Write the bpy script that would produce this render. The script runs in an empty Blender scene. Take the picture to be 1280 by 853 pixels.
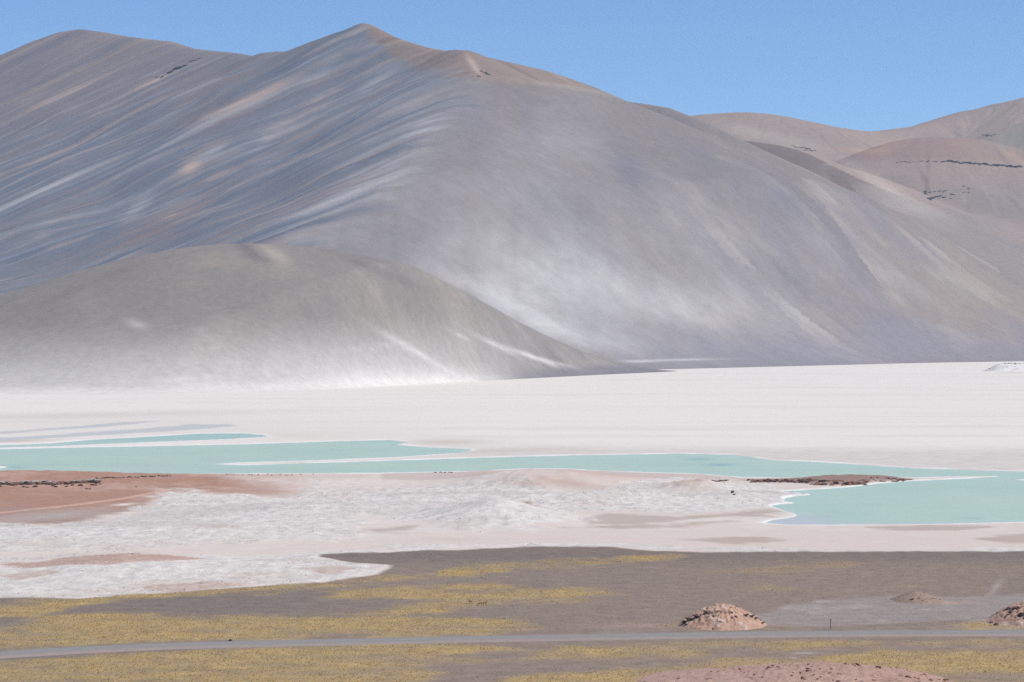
import bpy, bmesh, math, random
import numpy as np
from mathutils import Vector, Matrix

# ------------------------------------------------------------------ camera, sky, sun, exposure
SC = bpy.context.scene
COL = SC.collection
F = 3600.0            # focal length in pixels of the 1280 x 853 photograph
CAMZ = 88.0           # height of the viewpoint above the salt pan
YH = 400.0            # image row of the horizon

cam_d = bpy.data.cameras.new('camera')
cam = bpy.data.objects.new('camera', cam_d)
COL.objects.link(cam)
cam_d.sensor_width = 36.0
cam_d.lens = 36.0 * F / 1280.0
cam_d.clip_start = 1.0
cam_d.clip_end = 90000.0
cam.location = (0, 0, CAMZ)
cam.rotation_euler = (math.radians(90) - math.atan((426.5 - YH) / F), 0, 0)
SC.camera = cam

SUN_EL = math.radians(56)
SUN_AZ = math.radians(100)          # clockwise from the view direction (+Y): right, a little behind the viewer
sun_dir = Vector((math.sin(SUN_AZ) * math.cos(SUN_EL), math.cos(SUN_AZ) * math.cos(SUN_EL), math.sin(SUN_EL)))
W = bpy.data.worlds.new('World')
SC.world = W
W.use_nodes = True
wn = W.node_tree.nodes
bg = wn['Background']
sky = wn.new('ShaderNodeTexSky')
sky.sky_type = 'NISHITA'
sky.sun_disc = False
sky.sun_elevation = SUN_EL
sky.sun_rotation = SUN_AZ
sky.altitude = 4000.0
sky.air_density = 1.0
sky.dust_density = 0.0
sky.ozone_density = 8.0
W.node_tree.links.new(sky.outputs[0], bg.inputs[0])
bg.inputs[1].default_value = 0.128
sl = bpy.data.lights.new('sun', 'SUN')
sl.energy = 4.45
sl.angle = math.radians(0.5)
sl.color = (1.0, 0.93, 0.82)
so = bpy.data.objects.new('sun', sl)
COL.objects.link(so)
so.location = (300, -200, 1500)
so.rotation_euler = sun_dir.to_track_quat('Z', 'Y').to_euler()

SC.view_settings.view_transform = 'Standard'
SC.view_settings.look = 'None'
SC.view_settings.exposure = 0.0
SC.view_settings.gamma = 1.0
SC.view_settings.use_curve_mapping = False
SC.cycles.use_denoising = False
SC.cycles.max_bounces = 6
SC.cycles.volume_bounces = 1

HAZE_DENSITY = 2.0e-5

# ------------------------------------------------------------------ numeric helpers
def lin(r, g, b):
    """sRGB 0-255 to linear"""
    c = np.array([r, g, b], float) / 255.0
    return np.where(c <= 0.04045, c / 12.92, ((c + 0.055) / 1.055) ** 2.4)

def alb(r, g, b):
    """base colour that shows as this sRGB value on level ground in this daylight"""
    return lin(r, g, b) / 1.27

def unit(n):
    return (n - n.mean()) / (n.std() + 1e-9)

def sstep(a, b, x):
    t = np.clip((x - a) / (b - a), 0, 1)
    return t * t * (3 - 2 * t)

_perm = {}
def perlin(x, y, seed=0):
    if seed not in _perm:
        r = np.random.RandomState(seed + 11)
        p = r.permutation(1024)
        a = r.rand(1024) * 2 * math.pi
        _perm[seed] = (np.concatenate([p, p]), np.cos(a), np.sin(a))
    p, gx, gy = _perm[seed]
    x, y = np.broadcast_arrays(np.asarray(x, float), np.asarray(y, float))
    xf = np.floor(x); yf = np.floor(y)
    xi = xf.astype(np.int64) & 1023; yi = yf.astype(np.int64) & 1023
    fx = x - xf; fy = y - yf
    u = fx * fx * fx * (fx * (fx * 6 - 15) + 10)
    v = fy * fy * fy * (fy * (fy * 6 - 15) + 10)
    def g(ix, iy, dx, dy):
        h = p[p[ix & 1023] + (iy & 1023)]
        return gx[h] * dx + gy[h] * dy
    a = g(xi, yi, fx, fy); b = g(xi + 1, yi, fx - 1, fy)
    c = g(xi, yi + 1, fx, fy - 1); d = g(xi + 1, yi + 1, fx - 1, fy - 1)
    return ((a + u * (b - a)) + v * ((c + u * (d - c)) - (a + u * (b - a)))) * 1.45

def fbm(x, y, seed=0, octs=4, gain=0.5):
    s = 0; a = 1.0; n = 0
    for k in range(octs):
        s = s + a * perlin(x * 2 ** k + 17.3 * k, y * 2 ** k - 9.1 * k, seed + k)
        n += a; a *= gain
    return s / n

def to_px(X, Y, Z):
    return 640 + F * X / Y, YH - F * (Z - CAMZ) / Y

def at_ground(px, py, z=0.0):
    d = F * (CAMZ - z) / (py - YH)
    return (px - 640) / F * d, d

def at_depth(px, py, d):
    return (px - 640) / F * d, d, CAMZ + (YH - py) / F * d

def poly_sd(u, v, poly, sx=1.0, sy=1.0):
    """signed distance (positive inside) to a polygon"""
    P = np.array(poly, float) * np.array([sx, sy])
    uu = (u * sx).ravel(); vv = (v * sy).ravel()
    best = np.full(uu.shape, 1e18); inside = np.zeros(uu.shape, bool)
    n = len(P)
    for i in range(n):
        a = P[i]; b = P[(i + 1) % n]
        d = b - a; L = d @ d + 1e-12
        t = np.clip(((uu - a[0]) * d[0] + (vv - a[1]) * d[1]) / L, 0, 1)
        best = np.minimum(best, (uu - a[0] - t * d[0]) ** 2 + (vv - a[1] - t * d[1]) ** 2)
        if a[1] != b[1]:
            c = ((a[1] > vv) != (b[1] > vv)) & (uu < d[0] * (vv - a[1]) / (b[1] - a[1]) + a[0])
            inside ^= c
    s = np.sqrt(best)
    return np.where(inside, s, -s).reshape(u.shape)

def line_d(u, v, pts, sx=1.0, sy=1.0):
    P = np.array(pts, float) * np.array([sx, sy])
    uu = (u * sx).ravel(); vv = (v * sy).ravel()
    best = np.full(uu.shape, 1e18)
    for i in range(len(P) - 1):
        a = P[i]; b = P[i + 1]; d = b - a; L = d @ d + 1e-12
        t = np.clip(((uu - a[0]) * d[0] + (vv - a[1]) * d[1]) / L, 0, 1)
        best = np.minimum(best, (uu - a[0] - t * d[0]) ** 2 + (vv - a[1] - t * d[1]) ** 2)
    return np.sqrt(best).reshape(u.shape)

def blob(u, v, cu, cv, ru, rv, ang=0.0):
    c, s = math.cos(math.radians(ang)), math.sin(math.radians(ang))
    a = ((u - cu) * c + (v - cv) * s) / ru
    b = (-(u - cu) * s + (v - cv) * c) / rv
    return np.exp(-(a * a + b * b))

def mixc(c, col, m):
    m = np.clip(m, 0, 1)[..., None]
    return c * (1 - m) + np.asarray(col) * m

# ------------------------------------------------------------------ object helpers
def raw_mesh(name, co, quads=None, tris=None, col=None, par=None, smooth=True):
    me = bpy.data.meshes.new(name)
    co = np.asarray(co, np.float32).reshape(-1, 3)
    me.vertices.add(len(co)); me.vertices.foreach_set('co', co.ravel())
    f = quads if quads is not None else tris
    k = f.shape[1]
    me.loops.add(f.size); me.loops.foreach_set('vertex_index', f.ravel().astype(np.int32))
    me.polygons.add(len(f))
    me.polygons.foreach_set('loop_start', np.arange(0, f.size, k, dtype=np.int32))
    me.polygons.foreach_set('loop_total', np.full(len(f), k, np.int32))
    me.polygons.foreach_set('use_smooth', np.full(len(f), smooth, bool))
    me.update(calc_edges=True)
    for nm, arr in (('Col', col), ('Par', par)):
        if arr is not None:
            a = me.color_attributes.new(nm, 'FLOAT_COLOR', 'POINT')
            arr = np.asarray(arr, np.float32).reshape(-1, 3)
            a.data.foreach_set('color', np.concatenate([arr, np.ones((len(arr), 1), np.float32)], 1).ravel())
    return me

def grid_mesh(name, X, Y, Z, col=None, par=None):
    n, m = X.shape
    idx = np.arange(n * m).reshape(n, m)
    q = np.stack([idx[:-1, :-1], idx[:-1, 1:], idx[1:, 1:], idx[1:, :-1]], -1).reshape(-1, 4)
    return raw_mesh(name, np.stack([X, Y, Z], -1), quads=q, col=col, par=par)

def link(name, me, mat=None, parent=None, loc=(0, 0, 0), rot=(0, 0, 0), scale=(1, 1, 1)):
    o = bpy.data.objects.new(name, me)
    COL.objects.link(o)
    o.location = loc; o.rotation_euler = rot; o.scale = scale
    if mat is not None and me is not None and not me.materials:
        me.materials.append(mat)
    if parent is not None:
        o.parent = parent
    return o

def empty(name, loc=(0, 0, 0), rz=0):
    o = link(name, None, loc=loc, rot=(0, 0, rz))
    o.empty_display_size = 1.0
    return o

def tag(o, label=None, cat=None, group=None, kind=None):
    if label: o['label'] = label
    if cat: o['category'] = cat
    if group: o['group'] = group
    if kind: o['kind'] = kind
    return o

class Field:
    """regular height grid with bilinear lookup"""
    def __init__(s, xs, ys, Z): s.xs, s.ys, s.Z = xs, ys, Z
    def z(s, x, y):
        i = (x - s.xs[0]) / (s.xs[1] - s.xs[0]); j = (y - s.ys[0]) / (s.ys[1] - s.ys[0])
        n, m = s.Z.shape
        if i < 0 or j < 0 or i >= m - 1 or j >= n - 1: return -1e9
        a, b = int(i), int(j); fx, fy = i - a, j - b
        Z = s.Z
        return (Z[b, a] * (1 - fx) + Z[b, a + 1] * fx) * (1 - fy) + (Z[b + 1, a] * (1 - fx) + Z[b + 1, a + 1] * fx) * fy
    def hit(s, px, py, d0, d1, step=6.0):
        d = d0
        while d < d1:
            x, y, z = at_depth(px, py, d)
            if s.z(x, y) > z: return x, y, s.z(x, y)
            d += step
        return None

# ------------------------------------------------------------------ materials
def nodes_of(name):
    m = bpy.data.materials.new(name); m.use_nodes = True
    nt = m.node_tree
    return m, nt, nt.nodes, nt.links, nt.nodes['Principled BSDF']

def terrain_mat(name, s1, s2, grain, bump, s3=None, rough=0.95, scree=False):
    """colour from the mineral map of the mesh, broken by two noise scales; relief from a bump noise"""
    m, nt, N, L, P = nodes_of(name)
    P.inputs['Roughness'].default_value = rough
    P.inputs['Specular IOR Level'].default_value = 0.12
    at = N.new('ShaderNodeAttribute'); at.attribute_name = 'Col'
    pr = N.new('ShaderNodeAttribute'); pr.attribute_name = 'Par'
    sp = N.new('ShaderNodeSeparateColor'); L.new(pr.outputs['Color'], sp.inputs[0])
    geo = N.new('ShaderNodeNewGeometry')
    def noise(scale, det, rgh=0.6):
        n = N.new('ShaderNodeTexNoise'); n.inputs['Scale'].default_value = scale
        n.inputs['Detail'].default_value = det; n.inputs['Roughness'].default_value = rgh
        L.new(geo.outputs['Position'], n.inputs['Vector']); return n.outputs['Fac']
    a, b = noise(s1, 3), noise(s2, 4)
    def math_(op, x, y):
        n = N.new('ShaderNodeMath'); n.operation = op
        for i, v in enumerate((x, y)):
            if isinstance(v, (int, float)): n.inputs[i].default_value = v
            else: L.new(v, n.inputs[i])
        return n.outputs[0]
    s = math_('ADD', a, b)
    s = math_('SUBTRACT', s, 1.0)
    s = math_('MULTIPLY', s, sp.outputs[0])
    s = math_('MULTIPLY', s, grain)
    s = math_('ADD', s, 1.0)
    vm = N.new('ShaderNodeVectorMath'); vm.operation = 'SCALE'
    L.new(at.outputs['Color'], vm.inputs[0]); L.new(s, vm.inputs['Scale'])
    L.new(vm.outputs[0], P.inputs['Base Color'])
    if scree:                       # runs of scree down the fall line of the left face
        def dotp(v):
            n = N.new('ShaderNodeVectorMath'); n.operation = 'DOT_PRODUCT'
            L.new(geo.outputs['Position'], n.inputs[0]); n.inputs[1].default_value = v
            return n.outputs['Value']
        sv, tv = dotp((0.475, -0.88, 0)), dotp((-0.88, -0.475, 0))
        wobn = math_('MULTIPLY', noise(0.004, 2), 60.0)
        sv = math_('ADD', sv, wobn)
        def run(w, l, det, off):
            c = N.new('ShaderNodeCombineXYZ')
            L.new(math_('MULTIPLY', sv, 1.0 / w), c.inputs[0]); L.new(math_('MULTIPLY', tv, 1.0 / l), c.inputs[1]); c.inputs[2].default_value = off
            n = N.new('ShaderNodeTexNoise'); n.inputs['Scale'].default_value = 1.0; n.inputs['Detail'].default_value = det; n.inputs['Roughness'].default_value = 0.6
            L.new(c.outputs[0], n.inputs['Vector']); return n.outputs['Fac']
        def band(x, lo, hi, amt):
            n = N.new('ShaderNodeMapRange'); n.interpolation_type = 'SMOOTHSTEP'
            n.inputs['From Min'].default_value = lo; n.inputs['From Max'].default_value = hi; n.inputs['To Max'].default_value = amt
            L.new(x, n.inputs['Value']); return math_('MULTIPLY', n.outputs[0], sp.outputs[2])
        cur = vm.outputs[0]
        for fac, c in ((band(run(45, 900, 3, 1.0), 0.52, 0.72, 0.65), lin(92, 98, 114)), (band(run(34, 700, 4, 7.0), 0.55, 0.74, 0.7), lin(170, 150, 138)),
                       (band(run(26, 600, 4, 13.0), 0.56, 0.76, 0.62), lin(164, 166, 172)), (band(run(22, 500, 3, 21.0), 0.56, 0.74, 0.5), lin(138, 120, 114))):
            mx = N.new('ShaderNodeMixRGB'); L.new(fac, mx.inputs[0]); L.new(cur, mx.inputs[1]); mx.inputs[2].default_value = (*c, 1); cur = mx.outputs[0]
        L.new(cur, P.inputs['Base Color'])
    bp = N.new('ShaderNodeBump'); bp.inputs['Distance'].default_value = bump
    L.new(sp.outputs[1], bp.inputs['Strength'])
    L.new(noise(s3 or s2, 5, 0.65), bp.inputs['Height'])
    L.new(bp.outputs[0], P.inputs['Normal'])
    return m

def rock_mat(name, c1, c2, scale, top=None, rough=0.9):
    m, nt, N, L, P = nodes_of(name)
    P.inputs['Roughness'].default_value = rough
    P.inputs['Specular IOR Level'].default_value = 0.2
    geo = N.new('ShaderNodeNewGeometry')
    n = N.new('ShaderNodeTexNoise'); n.inputs['Scale'].default_value = scale
    n.inputs['Detail'].default_value = 6; n.inputs['Roughness'].default_value = 0.65
    L.new(geo.outputs['Position'], n.inputs['Vector'])
    r = N.new('ShaderNodeValToRGB'); L.new(n.outputs['Fac'], r.inputs[0])
    r.color_ramp.elements[0].position = 0.34; r.color_ramp.elements[0].color = (*c1, 1)
    r.color_ramp.elements[1].position = 0.66; r.color_ramp.elements[1].color = (*c2, 1)
    L.new(r.outputs[0], P.inputs['Base Color'])
    bp = N.new('ShaderNodeBump'); bp.inputs['Strength'].default_value = 0.8; bp.inputs['Distance'].default_value = 0.4 / scale
    L.new(n.outputs['Fac'], bp.inputs['Height']); L.new(bp.outputs[0], P.inputs['Normal'])
    return m

M_MOUNT = terrain_mat('mountain_scree', 0.05, 0.3, 0.4, 0.5, 0.12, scree=True)
M_HILL = terrain_mat('hill_scree', 0.1, 0.6, 0.5, 0.35, 0.2)
M_GROUND = terrain_mat('pan_ground', 0.16, 0.9, 1.0, 0.5, 0.8)
M_ROAD = terrain_mat('road_gravel', 0.3, 1.7, 0.5, 0.05, 2.0)
M_DARKROCK = rock_mat('dark_lava_rock', (0.035, 0.033, 0.038), (0.11, 0.1, 0.1), 0.05)
M_DARKROCK2 = rock_mat('dark_ledge_rock', (0.022, 0.017, 0.015), (0.15, 0.11, 0.09), 0.9)
M_CAPROCK = rock_mat('pale_cap_rock', (0.24, 0.2, 0.19), (0.5, 0.46, 0.44), 0.5)
M_REDROCK = rock_mat('red_rock', (0.12, 0.065, 0.05), (0.36, 0.2, 0.14), 0.5)
M_BROWNROCK = rock_mat('brown_rock', (0.07, 0.04, 0.032), (0.34, 0.2, 0.14), 0.9)
M_MOUNDROCK = rock_mat('mound_rock', (0.18, 0.125, 0.105), (0.5, 0.38, 0.32), 1.1)

# ------------------------------------------------------------------ mountains from ridge lines
class Ridge:
    def __init__(s, pts, slope, r0=40, step=25, tag=0, sharp=False, jit=0.0, zref=900.0, pw=1.0):
        P = np.array([at_depth(*p) for p in pts])
        out = []
        for i in range(len(P) - 1):
            L = np.linalg.norm(P[i + 1, :2] - P[i, :2]); n = max(2, int(L / step))
            for k in range(n):
                out.append(P[i] + (P[i + 1] - P[i]) * (k / n))
        out.append(P[-1])
        out = np.array(out)
        if not sharp:
            for _ in range(3):
                out[1:-1] = 0.25 * out[:-2] + 0.5 * out[1:-1] + 0.25 * out[2:]
        out[:, 2] += jit * fbm(np.arange(len(out)) / 5.0, np.zeros(len(out)), 77, 3)
        out[:, 2] = zref * (np.maximum(out[:, 2], 1.0) / zref) ** (1 / pw)
        s.zref, s.pw = zref, pw
        s.S = np.array(out); s.slope = slope; s.r0 = r0; s.tag = tag
        s.arc = np.concatenate([[0], np.cumsum(np.linalg.norm(np.diff(s.S[:, :2], axis=0), axis=1))])
    def eval(s, X, Y):
        best = np.full(X.shape, -1e9); arc = np.zeros(X.shape); rr = np.zeros(X.shape)
        for (x, y, z), a in zip(s.S, s.arc):
            r = np.sqrt((X - x) ** 2 + (Y - y) ** 2)
            h = z - s.slope * (np.sqrt(r * r + s.r0 ** 2) - s.r0)
            m = h > best
            best = np.where(m, h, best); arc = np.where(m, a, arc); rr = np.where(m, r, rr)
        best = np.where(best > 0, s.zref * (np.maximum(best, 0) / s.zref) ** s.pw, best * 0.2)
        return best, arc, rr

def smax(a, b, k):
    h = np.clip(0.5 + 0.5 * (a - b) / k, 0, 1)
    return b * (1 - h) + a * h + k * h * (1 - h), h

def soft_floor(z, T):
    return np.where(z > 8 * T, z, T * np.log1p(np.exp(np.minimum(z / T, 8.0))))

def foot_line(X, pts):
    """plan line of the foot from image points on the pan"""
    q = sorted(at_ground(*p) for p in pts)
    return np.interp(X, [a for a, b in q], [b for a, b in q])

def build_massif(xs, ys, ridges, blends, T, foot, foot_w, gul, gul_w, rough, seed, sink=4.0, gmask=None, drop=0.0):
    X, Y = np.meshgrid(xs, ys)
    wx = X + 70 * fbm(X / 600, Y / 600, seed + 40, 3); wy = Y + 70 * fbm(X / 600, Y / 600, seed + 50, 3)
    Z = arc = rr = None; weights = []
    # gentle warp away from the crest only
    for i, r in enumerate(ridges):
        h, a, q = r.eval(X, Y)
        h2, a2, q2 = r.eval(wx, wy)
        k = sstep(60, 500, q)
        h = h * (1 - k) + h2 * k; a = a * (1 - k) + a2 * k
        a = a + 5000 * i
        if Z is None:
            Z, arc, rr = h, a, q; weights = [np.ones(X.shape)]
        else:
            Z, m = smax(h, Z, blends[i])
            arc = np.where(m > 0.5, a, arc); rr = np.where(m > 0.5, q, rr)
            weights = [w * (1 - m) for w in weights] + [m]
    g = fbm(arc / gul_w, rr / 900, seed, 4, 0.6)
    if gmask is not None:
        lm = np.clip((gmask(X, Y) - 0.25) / 0.75, 0, 1) * sstep(600, 0, X)
        g = g * (1 - lm) + lm * fbm((0.475 * X - 0.88 * Y) / gul_w, (-0.88 * X - 0.475 * Y) / 2200, seed, 4, 0.6)
    g = g - 0.6 * (1 if gmask is None else (1 - lm)) * np.abs(fbm(arc / (gul_w * 2.3), rr / 1500, seed + 9, 3))
    Z = Z + gul * g * sstep(10, 350, rr) * (1.0 if gmask is None else gmask(X, Y))
    Z = Z + rough * fbm(X / 320, Y / 320, seed + 20, 3, 0.4) * sstep(0, 160, rr) + 0.02 * rough * fbm(X / 30, Y / 30, seed + 25, 2)
    Z0 = Z; Z = soft_floor(Z, T)
    Z = Z - drop * T * np.exp(-np.maximum(Z0, 0) / (2.0 * T))
    if foot is not None:
        t = np.clip((Y - foot(X) - 14 * fbm(X / 90, Y * 0, seed + 3, 3)) / foot_w, -0.3, 1)
        Z = np.where(t > 0, Z * (0.35 * t + 0.65 * t * t * (3 - 2 * t)), 12 * t)
    return X, Y, Z - sink * 0.2, arc, rr, weights

# --- main massif
R_main = Ridge([(330, 74, 7720), (345, 72, 7650), (380, 57, 7500), (420, 42, 7330), (443, 34.4, 7235), (455, 29, 7190), (462, 33.5, 7165), (485, 44.5, 7090), (500, 50, 7040), (530, 59, 6950),
                (556, 63, 6890), (570, 62.5, 6860), (583, 63.5, 6840), (600, 70, 6870), (640, 79, 6940), (680, 88, 6990), (730, 106, 7010), (775, 125, 7000), (800, 129, 6960),
                (830, 134, 6910), (858, 145, 6850), (908, 172, 6740), (986, 217, 6580), (1054, 267, 6450), (1122, 305, 6360), (1197, 347, 6290),
                (1290, 384, 6260), (1420, 410, 6300), (1650, 432, 6400)], 0.42, 20, 20, sharp=True, jit=2.0, pw=1.4)
R_shoulder = Ridge([(575, 88, 6660), (590, 94, 6600), (624, 103, 6560), (700, 107, 6600), (740, 114, 6650), (790, 133, 6700)], 0.44, 45, pw=1.4)
R_spur = Ridge([(590, 94, 6600), (580, 120, 6350), (560, 165, 5980), (530, 215, 5620), (490, 275, 5230), (450, 325, 4980), (400, 375, 4700)], 0.40, 70, pw=1.4)
R_left = Ridge([(345, 72, 7650), (330, 72, 7750), (290, 66, 8000), (240, 61, 8300), (210, 52, 8550), (170, 47.5, 8850), (130, 41, 9100), (113, 38, 9200), (100, 37, 9300), (80, 40, 9400), (60, 47, 9500), (30, 60, 9650),
                (0, 71, 9800), (-80, 100, 10100), (-200, 150, 10500)], 0.37, 30, 20, sharp=True, jit=3.0, pw=1.4)
xs = np.linspace(-2350, 2000, 1000)
ys = np.linspace(4650, 9950, 520)
mfoot = lambda X: foot_line(X, [(-600, 470), (300, 472), (640, 465.5), (760, 464), (900, 460.5), (1040, 457), (1160, 454), (1280, 452), (1500, 449), (1900, 447)])
X, Y, Z, arc, rr, wts = build_massif(xs, ys, [R_left, R_main, R_shoulder, R_spur], [0, 60, 25, 70], 70, mfoot, 900, 10, 130, 13, 100, gmask=lambda X, Y: 1 - 0.75 * sstep(-150, 60, X - np.interp(Y, [4700, 6600], [-313, -92])) * sstep(1100, 500, X))
Fm = Field(xs, ys, Z)
U, V = to_px(X, Y, Z)
# on the left face the scree runs straight down towards the lower left
gx, gy = -0.88, -0.475
wob = 26 * fbm(X / 420, Y / 420, 205, 3)
sl_ = -gy * X + gx * Y + wob; tl_ = gx * X + gy * Y
spur_u = np.interp(V, [60, 95, 130, 180, 230, 285, 340], [596, 590, 572, 530, 490, 440, 405])
n1 = unit(fbm(X / 300, Y / 500, 230, 5, 0.55))
n2 = unit(fbm(X / 190, Y / 150, 240, 3, 0.6))
isl = 1 - sstep(-60, 60, U - spur_u + 12 * n2)
def streak(w, l, seed, octs=4):
    a = unit(fbm(sl_ / w, tl_ / l, seed, octs, 0.62)); b = unit(fbm(arc / w, rr / l, seed + 50, octs, 0.62))
    return a * isl + b * (1 - isl)
st1 = streak(70, 1800, 200, 2); st2 = streak(140, 2600, 210, 3); st3 = streak(36, 1100, 220, 1); st4 = 0 * st3
n3 = unit(fbm(X / 60, Y / 60, 245, 2, 0.65))
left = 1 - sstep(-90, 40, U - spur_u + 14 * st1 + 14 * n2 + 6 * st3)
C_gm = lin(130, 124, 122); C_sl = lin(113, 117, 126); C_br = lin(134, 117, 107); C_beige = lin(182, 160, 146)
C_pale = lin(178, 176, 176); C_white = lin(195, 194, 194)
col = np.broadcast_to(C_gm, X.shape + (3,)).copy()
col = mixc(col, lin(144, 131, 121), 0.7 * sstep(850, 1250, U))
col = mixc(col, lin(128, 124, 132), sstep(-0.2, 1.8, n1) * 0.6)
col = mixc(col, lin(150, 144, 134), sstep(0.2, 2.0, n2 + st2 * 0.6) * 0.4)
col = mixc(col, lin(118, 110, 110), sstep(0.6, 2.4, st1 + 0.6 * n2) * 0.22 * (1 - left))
# left face: grey-blue rock with shade and haze put into its colour; mineral streaks
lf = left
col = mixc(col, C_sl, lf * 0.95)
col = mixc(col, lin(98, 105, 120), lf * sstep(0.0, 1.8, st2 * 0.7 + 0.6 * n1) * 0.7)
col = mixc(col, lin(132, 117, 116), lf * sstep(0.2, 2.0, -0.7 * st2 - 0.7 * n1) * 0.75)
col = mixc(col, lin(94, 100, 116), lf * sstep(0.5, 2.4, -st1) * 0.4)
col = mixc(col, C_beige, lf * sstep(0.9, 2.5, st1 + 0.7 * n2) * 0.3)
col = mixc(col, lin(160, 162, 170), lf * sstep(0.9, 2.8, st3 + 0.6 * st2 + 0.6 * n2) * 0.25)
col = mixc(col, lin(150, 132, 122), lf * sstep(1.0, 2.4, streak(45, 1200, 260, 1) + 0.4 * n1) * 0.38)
# left summit: brown and mauve
ls = 1 - sstep(90, 190, V + 0.36 * (U - 30) - 30 + 16 * st2)
ls = ls * (U < 520) * sstep(470, 330, U)
col = mixc(col, lin(134, 121, 118), ls * 0.75)
col = mixc(col, lin(152, 134, 118), ls * sstep(0.3, 1.6, st2) * 0.6)
col = mixc(col, lin(106, 104, 113), ls * sstep(0.3, 1.6, -st2 + 0.4 * st1) * 0.55)
for cu, cv, ru, rv, an, k in ((110, 108, 60, 6, -24, .6), (185, 107, 45, 5, -27, .75), (60, 128, 45, 5, -22, .4), (238, 208, 16, 8, -40, .8), (265, 190, 22, 5, -30, .5),
                              (175, 258, 26, 7, -38, .55), (330, 118, 50, 5, -28, .55), (300, 128, 60, 4, -27, .5), (110, 170, 120, 3, -27, .65), (60, 235, 90, 4, -24, .7), (150, 215, 80, 4, -24, .5), (215, 180, 70, 4, -28, .5), (30, 383, 80, 8, -14, .9), (150, 322, 30, 5, -15, .7), (75, 355, 60, 5, -17, .7), (20, 370, 60, 5, -15, .6), (430, 62, 40, 4, -27, .45), (475, 98, 30, 5, -30, .4), (380, 140, 50, 5, -28, .4)):
    col = mixc(col, C_pale if (cu + cv) % 2 else C_beige, blob(U, V, cu, cv, ru, rv, an) * k * np.clip(0.75 + 0.4 * st3 + 0.3 * st1, 0, 1.4))
# brown summit strip
strip = np.interp(U, [430, 455, 500, 560, 590, 624, 736, 777, 850, 900], [40, 38, 76, 92, 98, 101, 113, 122, 139, 160])
brn = sstep(8, -6, V - strip + 3 * n2 + 2 * st3) * sstep(438, 470, U) * (U < 900)
col = mixc(col, C_br, brn * 0.9)
col = mixc(col, lin(114, 97, 92), brn * sstep(0.4, 1.6, st1) * 0.6)
col = mixc(col, lin(160, 138, 122), brn * sstep(0.6, 1.8, st3) * 0.4)
col = mixc(col, C_beige, blob(U, V, 592, 82, 16, 3.5, 55) * 0.9)
col = mixc(col, lin(166, 154, 140), blob(U, V, 720, 112, 75, 3, 9) * 0.7)
col = mixc(col, lin(120, 111, 108), 0.65 * sstep(330, 120, V + 12 * n2) * sstep(560, 640, U) * (1 - brn))
# dust blown over the middle of the mountain
dust = 0.75 * blob(U, V, 478, 215, 100, 36, -50) * np.clip(0.65 + 0.35 * st1 + 0.2 * st3, 0, 1.4) + 0.6 * blob(U, V, 400, 262, 100, 18, -30) * np.clip(0.5 + 0.4 * st3 + 0.3 * st1, 0, 1.5) + 0.35 * blob(U, V, 540, 150, 50, 16, -45) * np.clip(0.6 + 0.4 * st3, 0, 1.4)
dust = dust + 0.28 * blob(U, V, 600, 250, 90, 60, -30) + 0.55 * blob(U, V, 640, 335, 130, 55, 10) + 0.5 * blob(U, V, 780, 375, 200, 55, 8)
dust = dust + 0.25 * blob(U, V, 700, 190, 70, 60, -50) + 0.22 * blob(U, V, 860, 290, 130, 50, 20)
dust = dust * np.clip(0.68 + 0.09 * n2 + 0.08 * n1 + 0.05 * n3, 0, 2)
col = mixc(col, C_pale, dust * (1 - 0.85 * brn))
wh = 0.8 * blob(U, V, 650, 388, 80, 12, 27) + 0.5 * blob(U, V, 720, 418, 100, 16, 13) + 0.3 * blob(U, V, 860, 385, 120, 28, 8) + 0.3 * blob(U, V, 1080, 330, 100, 12, 26) * np.clip(0.6 + .5 * st1, 0, 2) + 0.3 * blob(U, V, 1000, 395, 90, 14, 22) * np.clip(.5 + .6 * st3, 0, 2)
wh = 0.85 * wh * np.clip(0.9 + 0.12 * n2 + 0.06 * n3, 0, 2)
col = mixc(col, C_white, wh)
# darker draws on the right flank, mauve scree near the foot
dk = 0.7 * blob(U, V, 790, 215, 40, 22, 55) + 0.5 * blob(U, V, 985, 250, 60, 18, 38) + 0.5 * blob(U, V, 870, 195, 60, 14, 30) + 0.45 * blob(U, V, 600, 180, 18, 55, -8) + 0.4 * blob(U, V, 700, 250, 70, 40, 20) + 0.4 * blob(U, V, 1080, 400, 130, 30, 14) + 0.3 * blob(U, V, 930, 330, 90, 30, 25) + 0.35 * blob(U, V, 550, 235, 26, 50, 20) + 0.35 * blob(U, V, 660, 150, 14, 40, -15) + .5 * blob(U, V, 500, 300, 50, 30, 0)
col = mixc(col, lin(112, 110, 120), dk * np.clip(0.8 + 0.3 * n2, 0, 2))
col = mixc(col, lin(124, 118, 122), (0.6 * blob(U, V, 590, 190, 42, 75, 12) + 0.5 * blob(U, V, 520, 290, 50, 30, -20)) * np.clip(.8 + .25 * n2, 0, 1.5))
rt = sstep(780, 1000, U)
col = mixc(col, lin(164, 157, 150), rt * sstep(0.5, 2.3, st1 + 0.6 * n2) * 0.4)
col = mixc(col, lin(110, 104, 108), rt * sstep(0.6, 2.4, -st1 + 0.6 * n1) * 0.4)
col = mixc(col, lin(168, 158, 150), rt * sstep(1.2, 2.8, st3 + .5 * n2) * 0.35)
ftm = sstep(395, 440, V + 6 * n1) * sstep(700, 900, U)
col = mixc(col, lin(132, 129, 140), ftm * 0.6)
col = mixc(col, C_white, blob(U, V, 850, 450, 50, 1.3, -1) * 0.6 + blob(U, V, 800, 452, 22, 1.4, 0) * 0.6)
col = col * (1 + 0.012 * n3 + (0.006 + 0.014 * lf) * st4 + (0.004 + 0.016 * lf) * st3)[..., None]
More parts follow.
